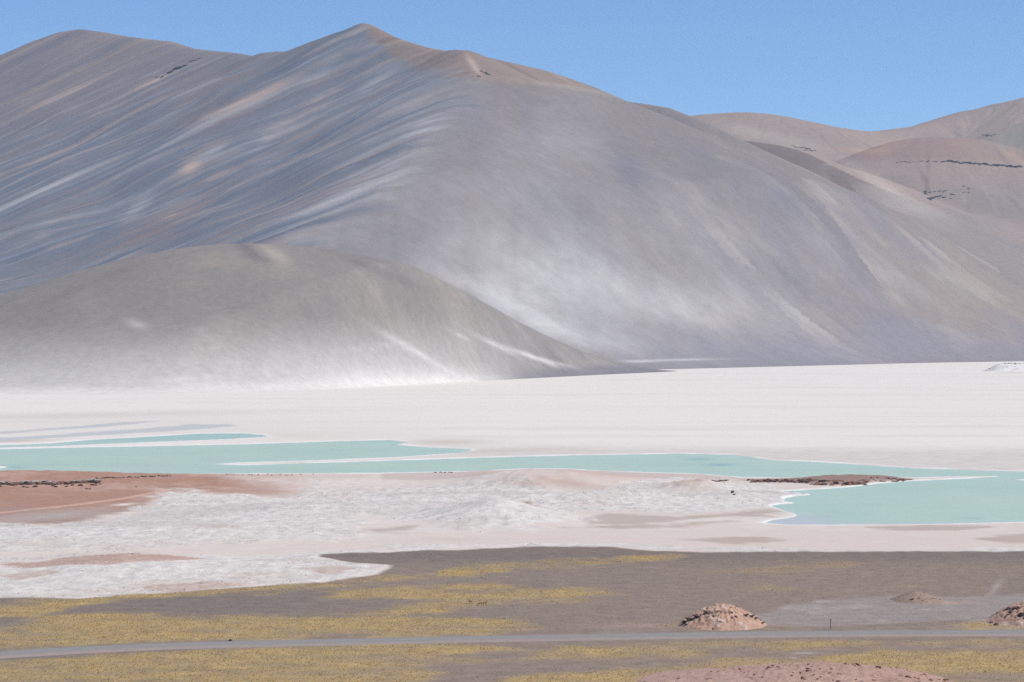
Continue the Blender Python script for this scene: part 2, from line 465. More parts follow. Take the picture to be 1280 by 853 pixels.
par = np.zeros(X.shape + (3,)); par[..., 0] = 0.75; par[..., 1] = 0.5; par[..., 2] = np.clip(left + 0.6 * ls, 0, 1) * (1 - 0.5 * ls) * (1 - 0.8 * brn)
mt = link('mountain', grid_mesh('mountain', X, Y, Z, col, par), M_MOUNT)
tag(mt, 'bare grey and brown mountain with dust-streaked slate slopes and a pointed summit', None, None, 'structure')

# --- hills behind on the right
R_back = Ridge([(780, 190, 10300), (860, 152, 10200), (890, 143, 10100), (930, 140, 10000), (960, 144, 9950), (1000, 154, 9900), (1050, 162, 9900), (1085, 165, 9950), (1120, 163, 10050),
                (1170, 156, 10200), (1220, 142, 10350), (1280, 126, 10450), (1350, 108, 10500), (1500, 90, 10500), (1750, 110, 10500)], 0.33, 120)
R_mesa = Ridge([(1085, 195, 8500), (1108, 181, 8450), (1140, 172, 8400), (1180, 171, 8400), (1220, 173, 8400), (1250, 183, 8350), (1285, 193, 8300), (1340, 205, 8300)], 0.42, 60)
R_b2 = Ridge([(1195, 190, 9150), (1215, 182, 9200), (1240, 172, 9250), (1262, 160, 9300), (1300, 150, 9350), (1400, 140, 9400)], 0.4, 60)
R_sand = Ridge([(905, 173, 7900), (960, 180, 7800), (985, 185, 7750), (1040, 212, 7600), (1100, 245, 7480), (1160, 278, 7380), (1230, 305, 7280), (1330, 330, 7180), (1500, 370, 7100)], 0.40, 40)
xs2 = np.linspace(150, 3600, 560)
ys2 = np.linspace(6200, 10900, 420)
X, Y, Z, arc, rr, wts = build_massif(xs2, ys2, [R_back, R_b2, R_mesa, R_sand], [0, 40, 40, 40], 60, lambda X: 6230 + 0 * X, 380, 14, 120, 16, 300)
# flat tread above the mesa's cliff band
Fb = Field(xs2, ys2, Z)
U, V = to_px(X, Y, Z)
st1 = fbm(arc / 40, rr / 700, 400, 4, 0.6); n1 = fbm(X / 300, Y / 400, 410, 5); n2 = fbm(X / 110, Y / 200, 420, 4, 0.6)
col = np.broadcast_to(lin(148, 132, 123), X.shape + (3,)).copy()
col = mixc(col, lin(156, 133, 120), sstep(0, 0.5, n1) * 0.6)
col = mixc(col, lin(134, 124, 118), sstep(0, 0.5, -n1) * 0.6)
col = mixc(col, lin(144, 121, 113), np.clip(wts[2] * sstep(206, 196, V), 0, 1) * 0.8)
col = mixc(col, lin(172, 140, 122), blob(U, V, 1105, 185, 24, 7, -20) * 0.6 + blob(U, V, 1068, 188, 30, 3, 3) * .7 + blob(U, V, 1265, 195, 16, 4, 30) * .7)
col = mixc(col, lin(138, 132, 122), blob(U, V, 1275, 172, 45, 12, -15) * 0.9)
col = mixc(col, lin(178, 168, 156), blob(U, V, 1130, 250, 75, 7, 33) * 0.8 + blob(U, V, 960, 170, 60, 8, 12) * 0.45 + blob(U, V, 1185, 275, 30, 4, 33) * 0.5)
sp = wts[3]
sandm = np.clip(sp, 0, 1)
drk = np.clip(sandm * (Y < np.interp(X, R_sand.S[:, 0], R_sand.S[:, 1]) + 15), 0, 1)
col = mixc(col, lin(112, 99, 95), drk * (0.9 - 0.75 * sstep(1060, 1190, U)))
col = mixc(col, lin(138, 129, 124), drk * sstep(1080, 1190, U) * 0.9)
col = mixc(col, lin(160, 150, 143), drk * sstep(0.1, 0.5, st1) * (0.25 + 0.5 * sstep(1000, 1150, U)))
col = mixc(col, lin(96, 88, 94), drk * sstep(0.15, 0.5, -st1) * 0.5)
col = mixc(col, lin(130, 124, 126), blob(U, V, 1250, 260, 60, 40, 0) * 0.6)
par = np.zeros(X.shape + (3,)); par[..., 0] = 0.7; par[..., 1] = 0.5
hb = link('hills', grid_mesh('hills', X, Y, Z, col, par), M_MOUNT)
tag(hb, 'pinkish brown hills and flat-topped rise behind the mountain flank', None, None, 'structure')

# --- rounded hill in front
R_hill = Ridge([(-420, 480, 3650), (-250, 462, 3750), (-120, 440, 3850), (0, 401, 3950), (50, 378, 3970), (100, 357, 3990), (150, 340, 4010), (200, 322, 4030), (250, 308.5, 4040), (290, 304, 4050),
                (330, 303.5, 4060), (380, 308, 4080), (430, 318, 4110), (480, 335, 4170), (520, 352, 4250), (560, 372, 4350), (600, 392, 4460), (640, 411, 4580),
                (680, 428, 4700), (720, 444, 4830), (750, 455, 4930), (790, 464, 5010)], 0.33, 110, zref=210.0, pw=1.3)
xs3 = np.linspace(-1350, 320, 560)
ys3 = np.linspace(3120, 5300, 330)
hfoot = lambda X: foot_line(X, [(-900, 512), (-300, 502), (0, 496.5), (100, 495.5), (200, 493.5), (320, 490), (420, 486.5), (560, 479), (680, 472.5), (760, 468.5), (820, 466), (900, 463.5), (1100, 460)])
X, Y, Z, arc, rr, wts = build_massif(xs3, ys3, [R_hill], [0], 14, hfoot, 260, 1.0, 110, 5, 500, 2.0, drop=0.75)
Fh = Field(xs3, ys3, Z)
U, V = to_px(X, Y, Z)
st1 = fbm(arc / 26, rr / 300, 600, 4, 0.6); n1 = fbm(X / 160, Y / 160, 610, 5, 0.6); n2 = fbm(X / 60, Y / 40, 620, 2, 0.6); n4 = unit(fbm(X / 16, Y / 22, 630, 1)); n2 = 0.7 * n2; st1 = 0.35 * st1
col = np.broadcast_to(lin(131, 125, 120), X.shape + (3,)).copy()
col = mixc(col, lin(152, 142, 130), sstep(0.0, 0.5, n1) * 0.5)
col = mixc(col, lin(112, 107, 108), sstep(0.05, 0.5, -n1 + 0.3 * st1) * 0.5)
col = mixc(col, lin(104, 98, 100), blob(U, V, 310, 312, 26, 7, 40) * 0.7 + blob(U, V, 470, 338, 60, 5, 22) * 0.5 + blob(U, V, 100, 360, 80, 5, -22) * .3)
col = mixc(col, lin(168, 158, 146), blob(U, V, 345, 318, 20, 7, 30) * 0.7)
bot = np.interp(U, [0, 200, 420, 600, 760], [495, 492, 486, 477, 468])
h = bot - V
col = mixc(col, C_pale, sstep(-0.3, 0.7, 0.6 * n2 + 0.5 * n1 - 0.004 * (h - 60)) * 0.3 * sstep(190, 60, h))
drift = sstep(100, 0, h + 16 * n1 + 6 * n2) * sstep(700, 480, U)
col = mixc(col, lin(190, 187, 184), drift * 0.85)
drift2 = np.clip(sstep(30, 0, h + 6 * n2 + 8 * n1) * sstep(300, 470, U + 60 * n1) * sstep(660, 520, U), 0, 1)
col = mixc(col, lin(206, 203, 200), drift2 * 0.95)
col = mixc(col, lin(208, 205, 201), sstep(14, 1, h + 4 * n1) * sstep(680, 560, U) * 0.9)
for cu, cv, ru, rv, an, s in ((520, 440, 55, 3.4, 30, .9), (620, 432, 32, 2.4, 27, .7), (665, 446, 42, 2.6, 20, 1.0), (700, 455, 30, 2.0, 15, .6), (470, 433, 30, 2.0, -5, .5), (575, 420, 18, 2, 30, .5), (170, 405, 14, 5, 15, .5), (215, 475, 60, 4, -3, .5), (260, 480, 60, 4, 2, .6)):
    col = mixc(col, lin(205, 202, 199), blob(U, V, cu, cv, ru, rv, an) * s * (0.7 + 0.4 * n2))
col = mixc(col, lin(112, 109, 117), sstep(560, 720, U) * sstep(16, 6, h) * 0.7)
col = col * (1 + 0.014 * n4)[..., None]
par = np.zeros(X.shape + (3,)); par[..., 0] = 0.75; par[..., 1] = 0.5
hl = link('hill', grid_mesh('hill', X, Y, Z, col, par), M_HILL)
tag(hl, 'low rounded taupe hill at the edge of the salt flat, pale sand at its foot', None, None, 'structure')

# ------------------------------------------------------------------ the pan: salt, red sand, gravel, lake bed
LAKE = [(-400, 570), (0, 562), (60, 560.5), (150, 559), (300, 556), (420, 552), (485, 550.5), (508, 553), (492, 556.5), (540, 560), (588, 562), (575, 566), (500, 571), (400, 575.2), (300, 578), (262, 580.5),
        (300, 581.8), (450, 577.6), (600, 572.5), (700, 570), (850, 567.5), (915, 569), (940, 572), (965, 576), (1000, 577), (1070, 581), (1130, 585), (1200, 587.5), (1280, 590), (1700, 596),
        (1700, 651), (1280, 652.5), (1180, 655), (1080, 656), (985, 656), (962, 654.5), (957, 653.5), (968, 650), (984, 648.3), (995, 646), (998, 643.5), (991, 641), (980, 637.5), (968, 634), (966, 632), (975, 630.5), (999, 629.3), (985, 628), (979, 625.5), (984, 622.5), (998, 620), (1028, 618.6), (1000, 617.6), (985, 616.2), (978, 614.5),
        (990, 613.8), (1030, 611.5), (1065, 609), (1100, 604.5), (1140, 601.5), (1210, 598.5), (1255, 595.5), (1200, 595.5), (1140, 597), (1080, 595.5), (1000, 597), (930, 596.5), (870, 592), (760, 588.5), (700, 585.5), (655, 585.5), (600, 588.5),
        (480, 591), (300, 592), (100, 593), (0, 593.5), (-400, 597)]
POND = [(-400, 563), (0, 557), (60, 555), (110, 550.5), (200, 545.5), (250, 542.5), (300, 542), (326, 544), (332, 546), (290, 548.5), (230, 551), (130, 555), (60, 558), (0, 559.5), (-400, 567)]
ISLE = [(1266, 600), (1300, 597.5), (1400, 598), (1400, 603), (1290, 601.5)]
ISLE2 = [(-60, 583), (0, 582.5), (12, 584), (0, 586), (-60, 588)]
GREYPOND = [[(-200, 556), (0, 547), (40, 546), (110, 541), (215, 533.5), (232, 530.5), (290, 530.5), (294, 532.5), (250, 537), (205, 540.5), (110, 545), (50, 549), (0, 553), (-200, 560)],
            [(0, 540), (100, 533), (150, 528.5), (200, 526.5), (160, 531), (110, 535.5), (40, 540), (0, 543)]]
REDSAND = [(-400, 594), (0, 594), (120, 592.5), (260, 591), (360, 591), (440, 594), (480, 597), (440, 602), (385, 606), (392, 618), (380, 625), (320, 622), (250, 618), (200, 622), (185, 634), (160, 643), (120, 650), (90, 656), (0, 656), (-400, 668)]
CRUST = [(-400, 668), (0, 656), (60, 660), (100, 655), (150, 645), (185, 634), (210, 618), (300, 620), (380, 627), (392, 606), (470, 602), (560, 606), (640, 608), (720, 618), (780, 612), (800, 604), (840, 600), (935, 606), (985, 614), (1000, 618),
         (985, 630), (965, 634), (930, 641), (860, 645), (800, 640), (720, 642), (735, 650), (710, 660), (640, 664), (570, 662), (520, 655), (450, 648), (445, 665), (462, 672), (420, 680), (350, 678), (250, 682), (120, 690), (0, 692), (-400, 700)]
CRUST2 = [(-400, 705), (0, 699), (80, 694), (200, 697), (300, 695), (380, 690), (480, 688), (500, 683), (620, 682.5), (700, 681), (780, 680), (860, 684), (1000, 687), (1150, 687), (1280, 685), (1500, 684), (1500, 690), (1280, 690), (1100, 690), (860, 690), (820, 689.5), (770, 684.5), (640, 685.5),
          (500, 690), (400, 697), (440, 706), (488, 708), (470, 718), (400, 729), (300, 734), (200, 743), (100, 748), (0, 749), (-400, 760)]
GRAVEL = [(-400, 768), (0, 749), (100, 749), (200, 744), (300, 736), (400, 730), (470, 720), (490, 708), (440, 705), (400, 697), (400, 694), (500, 690.5), (640, 685), (720, 683), (770, 684), (820, 689), (900, 691), (1100, 690), (1280, 690), (1700, 690), (1700, 2000), (-400, 2000)]
TAN = [[(722, 652), (760, 642), (850, 645), (960, 636), (985, 640), (960, 646), (880, 650), (800, 656), (740, 658)], [(1095, 660), (1160, 657), (1235, 659), (1190, 664), (1120, 664)],
       [(700, 662), (830, 655), (960, 648), (900, 655), (860, 660)], [(850, 676), (930, 672), (975, 676), (900, 680)], [(1215, 674), (1280, 668), (1400, 664), (1400, 680), (1260, 680)],
       [(455, 664), (520, 660), (505, 664), (460, 668)]]
PAN = [(930, 775), (985, 762), (1035, 752), (1090, 748), (1150, 747), (1220, 745), (1500, 742), (1500, 778), (1290, 783), (1200, 776), (1100, 782), (1000, 786), (950, 783)]
GRASS = [([(-400, 795), (0, 757), (60, 752), (160, 746), (300, 739), (430, 729), (470, 722), (560, 717), (620, 708), (720, 703), (830, 697), (750, 706), (640, 712), (590, 722), (480, 728), (440, 733), (330, 738), (240, 742), (160, 748), (80, 760), (40, 770), (0, 771), (-400, 815)], 1.0),
         ([(420, 738), (520, 734), (610, 731), (622, 735), (560, 739), (640, 743), (770, 739), (780, 743), (700, 752), (620, 756), (560, 766), (500, 771), (430, 771), (420, 768), (500, 762), (520, 753), (470, 748), (420, 750)], 1.0),
         ([(-400, 820), (0, 788), (60, 772), (120, 769), (250, 772), (420, 772), (520, 772), (650, 776), (660, 785), (600, 793), (430, 797), (300, 801), (200, 803), (100, 808), (0, 814), (-400, 840)], 1.0),
         ([(-400, 860), (0, 829), (150, 820), (300, 812), (420, 808), (520, 806), (640, 812), (560, 822), (640, 826), (560, 836), (540, 853), (500, 900), (-400, 1000)], 0.9),
         ([(690, 808), (780, 803), (880, 801), (1000, 803), (1080, 805), (960, 811), (880, 813), (850, 822), (780, 824), (700, 826), (640, 824), (700, 818)], 0.75),
         ([(600, 905), (640, 850), (760, 843), (850, 834), (930, 829), (1000, 831), (1080, 822), (1150, 817), (1280, 815), (1700, 812), (1700, 1000), (600, 1000)], 1.05),
         ([(1150, 806), (1280, 799), (1500, 797), (1500, 806), (1280, 809)], 0.6),
         ([(905, 715), (980, 709), (1060, 706), (1060, 713), (980, 717)], 0.33), ([(1060, 738), (1110, 732), (1150, 733), (1110, 738)], 0.45), ([(920, 738), (960, 733), (990, 737), (950, 742)], 0.35),
         ([(960, 786), (965, 781), (1000, 780), (1012, 783), (990, 787)], 0.9), ([(1200, 783), (1240, 779), (1290, 780), (1290, 786), (1210, 787)], 0.8), ([(800, 785), (850, 779), (860, 787), (820, 790)], 0.5)]
PEN = [(930, 601), (960, 600.5), (1010, 599), (1050, 597.5), (1085, 597.5), (1120, 598.2), (1143, 599.5), (1125, 602), (1095, 602.5), (1078, 606), (1040, 607), (1015, 606), (990, 603.5), (950, 603.5)]
ROADC = [(-500, 858), (-250, 838), (-100, 827), (0, 819.5), (100, 813.5), (215, 808.5), (330, 805.5), (430, 803.5), (560, 800.5), (700, 798), (850, 795.5), (1000, 793.5), (1140, 792.6), (1280, 792.2), (1450, 792.5), (1700, 794)]

vrow = np.concatenate([np.arange(1500, 900, -6.0), np.arange(900, 760, -0.75), np.arange(760, 585, -0.42), np.arange(585, 520, -0.5), np.arange(520, 446, -0.8)])
drow = F * CAMZ / (vrow - YH)
drow = np.concatenate([np.array([-250, -120, -60, -20, 0, 20, 45, 75, 110, 150, 190, 230, 262]), drow, np.array([7200, 8000, 9500, 11500])])
pcol = np.concatenate([np.linspace(-1400, -760, 8), np.linspace(-700, -90, 40), np.arange(-80, 1362, 2.5), np.linspace(1370, 1980, 40), np.linspace(2040, 2680, 8)])
D2, P2 = np.meshgrid(drow, pcol, indexing='ij')
Y = D2
X = (P2 - 640) / F * np.maximum(D2, 560)
Yp = np.maximum(Y, 150.0)
U = 640 + F * X / Yp
V = YH + F * CAMZ / Yp                  # where the flat pan lies in the photograph
# world-space noises (metres)
na = fbm(X / 60, Y / 60, 700, 5, 0.55); nb = fbm(X / 14, Y / 18, 710, 4, 0.6); nc = fbm(X / 260, Y / 260, 720, 4, 0.5); nd = fbm(X / 5, Y / 9, 730, 3, 0.6)
def reg(poly, soft=1.2, an=1.2, bn=0.8, sx=0.16):
    s = poly_sd(U, V, poly, sx, 1.0)
    return sstep(-soft, soft, s + 2.2 * an * na + 1.8 * bn * nb)
rr_m = (V < 1000)
lake_sd = np.maximum(poly_sd(U, V, LAKE, 0.16), poly_sd(U, V, POND, 0.16))
lake_sd = np.minimum(lake_sd, -np.maximum(poly_sd(U, V, ISLE, 0.16), poly_sd(U, V, ISLE2, 0.16)))
pen_sd = poly_sd(U, V, PEN, 0.16)
lake_sd = np.minimum(lake_sd, -pen_sd - 0.4)
lake_sd = lake_sd + 0.35 * na + 0.25 * nb
lake = sstep(-0.35, 0.25, lake_sd)
rim = sstep(-2.3, -1.0, lake_sd + 0.7 * nb) * sstep(-2.2, -0.6, lake_sd)
gravel = reg(GRAVEL, 0.9, 0.7, 0.7)
crust = np.maximum(reg(CRUST, 2.6, 4.0, 3.0), reg(CRUST2, 1.4, 2.4, 2.4)) * (1 - gravel)
red = reg(REDSAND, 3.6, 4.0, 3.0) * (1 - lake) * (1 - 0.8 * sstep(240, 430, U + 120 * na + 60 * nb))
crust = crust * (1 - 0.75 * sstep(620, 606, V + 6 * na) * sstep(620, 420, U + 90 * na))

# ---- relief
def bump(px, pyb, rx, ry, h, flat=0.0):
    """mound with its centre on the pan at image point (px, pyb), half-widths in metres"""
    cx, cy = at_ground(px, pyb)
    q = ((X - cx) / rx) ** 2 + ((Y - cy) / ry) ** 2
    g = np.exp(-q)
    return h * (np.minimum(g, 1 - flat) / (1 - flat) if flat else g)
Z = 0.18 * na * gravel + 0.05 * nb * gravel
terr = bump(40, 608, 70, 70, 3.8) + bump(-70, 612, 80, 90, 4) + bump(190, 605, 60, 60, 2.6) + bump(330, 605, 45, 45, 2.4) + bump(430, 605, 28, 40, 1.2)
terr = terr * sstep(1650, 1600, Y + 8 * na) * sstep(0.0, 0.4, 1 - lake)
mnd = bump(650, 605, 28, 60, 4.6) + bump(735, 607, 26, 50, 4.0) + bump(700, 604, 50, 60, 2.2) + bump(860, 614, 15, 28, 4.6) + bump(885, 611, 9, 22, 2.5) + bump(625, 648, 22, 42, 6.6) + bump(590, 652, 20, 40, 2.5) + bump(680, 655, 20, 30, 1.8)
mnd = mnd + bump(560, 625, 40, 50, 2.6) + bump(790, 625, 25, 45, 2.8) + bump(700, 628, 28, 40, 2.4) + bump(480, 640, 40, 60, 1.8) + bump(350, 640, 30, 40, 3.0) + bump(120, 670, 40, 40, 1.5) + bump(300, 665, 50, 50, 1.8) + bump(150, 712, 26, 40, 2.8) + bump(330, 715, 30, 30, 1.6) + bump(910, 622, 16, 30, 1.8)
terr = terr * (1 + 0.12 * nb + 0.15 * na)
mnd = mnd * (1 + 0.16 * nb + 0.2 * na)
Z = Z + terr + mnd
cr_n = 1 - np.abs(fbm(X / 9, Y / 16, 760, 3, 0.6)) * 2.6
cr_h = (0.75 * np.clip(cr_n, 0, 1) * (0.6 + 0.8 * np.clip(na + .4, 0, 1)) + 0.35 * nd + 0.5 * nb)
Z = Z + crust * cr_h * (0.45 + 0.5 * sstep(1250, 1500, Y))
Z = Z + 0.35 * nb * red
Z = np.where(lake_sd > -0.6, Z * (1 - sstep(-0.6, 0.0, lake_sd)) - 1.2 * lake, Z)
Z = Z + 0.16 * (1 - lake)
Z = Z + sstep(-0.2, 0.5, pen_sd + 0.3 * nb) * (1.7 + 0.6 * nb + 0.4 * nd) * sstep(1150, 1090, U + 0 * nb) * (0.45 + 0.55 * sstep(985, 1030, U))
near = np.clip(1 - Y / 330, 0, 1)
Z = Z + 86.2 * np.where(Y < 330, np.where(Y > 0, near ** 2, 1.0), 0)
road_d = line_d(U, V, ROADC, 0.06, 1.0)
Z = Z * sstep(2.0, 9.0, road_d) * 1.0 + 0.0
Z = np.where(Y < 330, Z, Z)
Z = np.where(Y < 2600, Z, np.maximum(Z, 0.0))

# ---- colour
C_salt = alb(238, 233, 226); C_saltgrey = alb(220, 213, 205); C_sand = alb(206, 190, 180); C_pink = alb(222, 208, 200); C_red = alb(174, 132, 112); C_gr = alb(149, 134, 123); C_gr2 = alb(135, 124, 117)
col = np.broadcast_to(C_salt, X.shape + (3,)).copy()
# the far flat, ruled by faint bands of damp and dusty salt
bands = fbm(X / 1500 + 0.1 * nc, Y / 150 + 0.4 * nc, 800, 5, 0.6)
col = mixc(col, C_saltgrey, sstep(0.05, 0.5, bands + 0.15 * na) * 0.55)
col = mixc(col, alb(222, 215, 209), sstep(0.1, 0.5, -bands + 0.2 * nb) * 0.35)
col = mixc(col, alb(214, 206, 199), sstep(515, 528, V + 3 * nc) * sstep(560, 535, V) * sstep(700, 250, U) * 0.25)
beige = sstep(552, 566, V + 4 * na + 2 * nb - 0.004 * (U - 640)) * sstep(300, 700, U + 120 * na)
col = mixc(col, alb(212, 204, 198), beige * (0.75 + 0.5 * nb))
col = mixc(col, alb(205, 198, 193), blob(U, V, 120, 519, 260, 4, -1) * 0.5)
col = mixc(col, alb(222, 214, 206), blob(U, V, 380, 545, 130, 7, 0) * (0.5 + 0.5 * na))
col = mixc(col, alb(208, 198, 190), blob(U, V, 560, 553, 60, 4, 0) * 0.8 + blob(U, V, 600, 565, 110, 3, -2) * 0.6 + blob(U, V, 430, 578, 150, 1.6, -1) * .7)
for gp in GREYPOND:
    col = mixc(col, alb(196, 200, 202), reg(gp, 0.7, 0.6, 0.4) * 0.9)
col = mixc(col, C_sand, blob(U, V, 20, 552, 50, 1.4, -2) * .8)
# pinkish flats between the lagoon and the gravel
flat = sstep(588, 600, V + 2 * na)
col = mixc(col, C_pink, flat * (0.85 + 0.4 * nb))
col = mixc(col, alb(230, 224, 218), flat * sstep(0.0, 0.5, bands + 0.6 * na + 0.3 * nb) * 0.8)
col = mixc(col, alb(208, 184, 170), flat * sstep(0.15, 0.55, na - 0.2 * bands + 0.2 * nb) * 0.5)
for tp in TAN:
    col = mixc(col, alb(184, 168, 157), reg(tp, 1.9, 2.6, 2.2) * 0.75)
col = mixc(col, alb(206, 190, 182), sstep(0, 1, poly_sd(U, V, [(480, 591), (640, 587), (780, 590), (880, 594), (1100, 598), (1140, 600), (950, 602), (800, 601), (640, 600), (480, 602)], 0.16) + 1.0 + na) * 0.8)
# red sand and mounds
rc = mixc(np.broadcast_to(C_red, X.shape + (3,)).copy(), alb(190, 156, 140), sstep(-0.1, 0.5, na + 0.3 * nb))
rc = mixc(rc, alb(164, 140, 131), sstep(0.1, 0.6, -nc * 1.2 + 0.4 * nb))
rc = mixc(rc, alb(196, 170, 156), sstep(230, 430, U + 60 * na) * 0.6 + sstep(0.1, 0.6, fbm(X / 110, Y / 60, 790, 4)) * 0.4)
col = col * (1 - (red * 0.92)[..., None]) + rc * (red * 0.92)[..., None]
for cu, cv, ru, rv, s in ((655, 597, 60, 5, .8), (740, 600, 55, 5, .8), (690, 603, 90, 3.5, .5), (860, 612, 30, 6.5, 1.0), (890, 612, 20, 4, .7), (655, 636, 14, 2.5, .8), (560, 622, 40, 2.5, .4), (700, 612, 60, 2.2, .6)):
    col = mixc(col, alb(196, 166, 149), blob(U, V, cu, cv, ru, rv, 3) * s * (1 + 0.5 * nb))
col = mixc(col, alb(190, 182, 178), blob(U, V, 60, 646, 90, 5, -4) * 0.7 * red)
# salt crust
crust = crust * (1 - 0.9 * np.clip(blob(U, V, 860, 612, 32, 6) + 0.8 * blob(U, V, 655, 597, 60, 5) + 0.8 * blob(U, V, 740, 600, 55, 5), 0, 1))
cc = mixc(np.broadcast_to(alb(229, 225, 220), X.shape + (3,)).copy(), alb(203, 198, 194), sstep(0.0, 0.45, -cr_h * 0.5 + 0.35 + 0.5 * nd) * 0.75)
cc = mixc(cc, alb(212, 200, 191), sstep(0.0, 0.45, na + 0.5 * nc) * 0.6)
cc = mixc(cc, alb(202, 194, 188), sstep(0.0, 0.4, -nc + 0.6 * fbm(X / 160, Y / 40, 770, 4)) * 0.6)
cc = mixc(cc, alb(150, 146, 146), sstep(0.42, 0.62, nd * 0.7 + nb * 0.6) * 0.4)
col = col * (1 - crust[..., None]) + cc * crust[..., None]
col = mixc(col, alb(192, 160, 146), crust * reg([(0, 708), (60, 704), (110, 698), (170, 695), (205, 698), (260, 700), (230, 708), (180, 713), (130, 717), (90, 714), (30, 714)], 1.2, 1.5, 1.2) * 0.85)
col = mixc(col, alb(190, 156, 140), crust * (reg([(640, 634), (660, 633), (668, 637), (650, 641)], 1, 1, .6) * 0.8 + blob(U, V, 700, 614, 60, 2, 2) * .6 + reg([(180, 736), (260, 730), (300, 733), (220, 742)], 1, 2, 1) * .5 + reg([(365, 716), (420, 711), (460, 712), (410, 722)], 1, 2, 1) * .5 + reg([(0, 722), (60, 716), (80, 722), (20, 729)], 1, 2, 1) * .5))
col = mixc(col, alb(200, 188, 180), crust * blob(U, V, 270, 664, 30, 3) * .8)
# rock point
penm = sstep(-0.6, 0.3, pen_sd + 0.3 * nb)
# rim of clean salt
col = mixc(col, alb(243, 241, 239), rim * (1 - red) * np.clip(0.75 + 1.6 * fbm(X / 30, Y / 45, 795, 3), 0.15, 1.0))
col = mixc(col, alb(150, 122, 112), penm * 0.9)
# track across the red sand
tr = line_d(U, V, [(-60, 646), (0, 641.5), (60, 636), (120, 629), (160, 624), (205, 617)], 0.15)
col = mixc(col, alb(214, 178, 160), sstep(1.1, 0.4, tr) * 0.85)
col = mixc(col, C_salt, blob(U, V, 155, 631.5, 14, 1.3, -4) * .9)
# gravel plain
gc = mixc(np.broadcast_to(C_gr, X.shape + (3,)).copy(), C_gr2, sstep(-0.1, 0.5, nc + 0.4 * na))
gc = mixc(gc, alb(153, 134, 121), sstep(0.1, 0.6, -nc + 0.5 * na) * 0.6)
gc = mixc(gc, C_gr2 * 0.9, sstep(712, 695, V + 3 * na) * 0.7)
gc = mixc(gc, alb(136, 126, 123), sstep(0.2, 0.6, nb) * 0.4)
pan = reg(PAN, 2.0, 2.2, 1.2)
gc = mixc(gc, alb(160, 151, 147), pan * 0.85)
gc = mixc(gc, alb(178, 168, 162), pan * sstep(0.2, 0.5, nb + 0.8 * na) * 0.6)
gc = mixc(gc, alb(188, 162, 146), blob(U, V, 1190, 754, 30, 2) * .8 + blob(U, V, 790, 783, 40, 3) * .5 + blob(U, V, 1250, 786, 60, 3) * .5)
gc = mixc(gc, alb(192, 184, 180), blob(U, V, 1005, 818, 16, .9) * .9 + blob(U, V, 935, 825, 8, 1.0) * .5 + blob(U, V, 993, 824, 6, .9) * .6 + blob(U, V, 460, 845, 12, 1.5) * .5 + blob(U, V, 1245, 735, 12, 4, -50) * 0.45)
tk = sstep(0.8, 0.2, np.minimum(line_d(U, V, [(600, 704), (680, 700), (760, 697), (860, 694)], .2), line_d(U, V, [(390, 790), (480, 772), (560, 764), (640, 755), (720, 748), (850, 742), (1000, 735), (1130, 707), (1280, 701)], .2)))
gc = mixc(gc, alb(152, 141, 136), tk * 0.45)
grass = np.zeros(X.shape)
for g, w in GRASS:
    grass = np.maximum(grass, w * reg(g, 4.6, 4.4, 3.0))
gst = unit(fbm(X / 75, Y / 26, 780, 4, .6))
grass = grass * np.clip(0.95 + 0.22 * gst, 0.05, 1.15) * (1 - 0.75 * sstep(0.05, 0.5, -na - 0.4 * nc)) * gravel * (1 - pan * 0.7)
gc = mixc(gc, alb(187, 164, 116), np.clip(grass * 1.0, 0, 0.92) * np.clip(0.85 + 0.5 * nb + 0.4 * nd, 0, 1.1))
col = col * (1 - gravel[..., None]) + gc * gravel[..., None]
sh = sstep(3.0, 0.5, road_d)
col = mixc(col, lin(168, 146, 132), sstep(10.0, 7.0, road_d + 2 * na) * (line_d(U, V, [(u, v + 3) for u, v in ROADC], 0.06, 1.0) < road_d) * 0.0)
lakebed = alb(172, 206, 198)
col = mixc(col, lakebed, lake)
par = np.zeros(X.shape + (3,))
par[..., 0] = 0.12 + 0.42 * crust + 0.55 * gravel + 0.28 * red
par[..., 1] = 0.15 + 0.6 * crust + 0.5 * gravel + 0.35 * red
gr = link('ground', grid_mesh('ground', X, Y, Z, col, par), M_GROUND)
tag(gr, 'salt flat, red sand, white salt crust and brown gravel plain', None, None, 'structure')
G = dict(X=X, Y=Y, Z=Z, grass=grass, gravel=gravel, crust=crust, lake=lake, red=red, pan=pan, U=U, V=V)

def gz(x, y):
    """height of the ground sheet"""
    j = np.searchsorted(drow, y) - 1; j = int(np.clip(j, 0, len(drow) - 2))
    fy = (y - drow[j]) / (drow[j + 1] - drow[j])
    def row(k):
        return np.interp(x, X[k], Z[k])
    return float(row(j) * (1 - fy) + row(j + 1) * fy)

def on_ground(px, py):
    """image point -> point of the ground sheet under it"""
    d = F * CAMZ / (py - YH)
    for _ in range(25):
        x = (px - 640) / F * d
        zz = gz(x, d)
        d2 = F * (CAMZ - zz) / (py - YH)
        if abs(d2 - d) < 0.05: break
        d = 0.5 * d + 0.5 * d2
    return (px - 640) / F * d, d, gz((px - 640) / F * d, d)

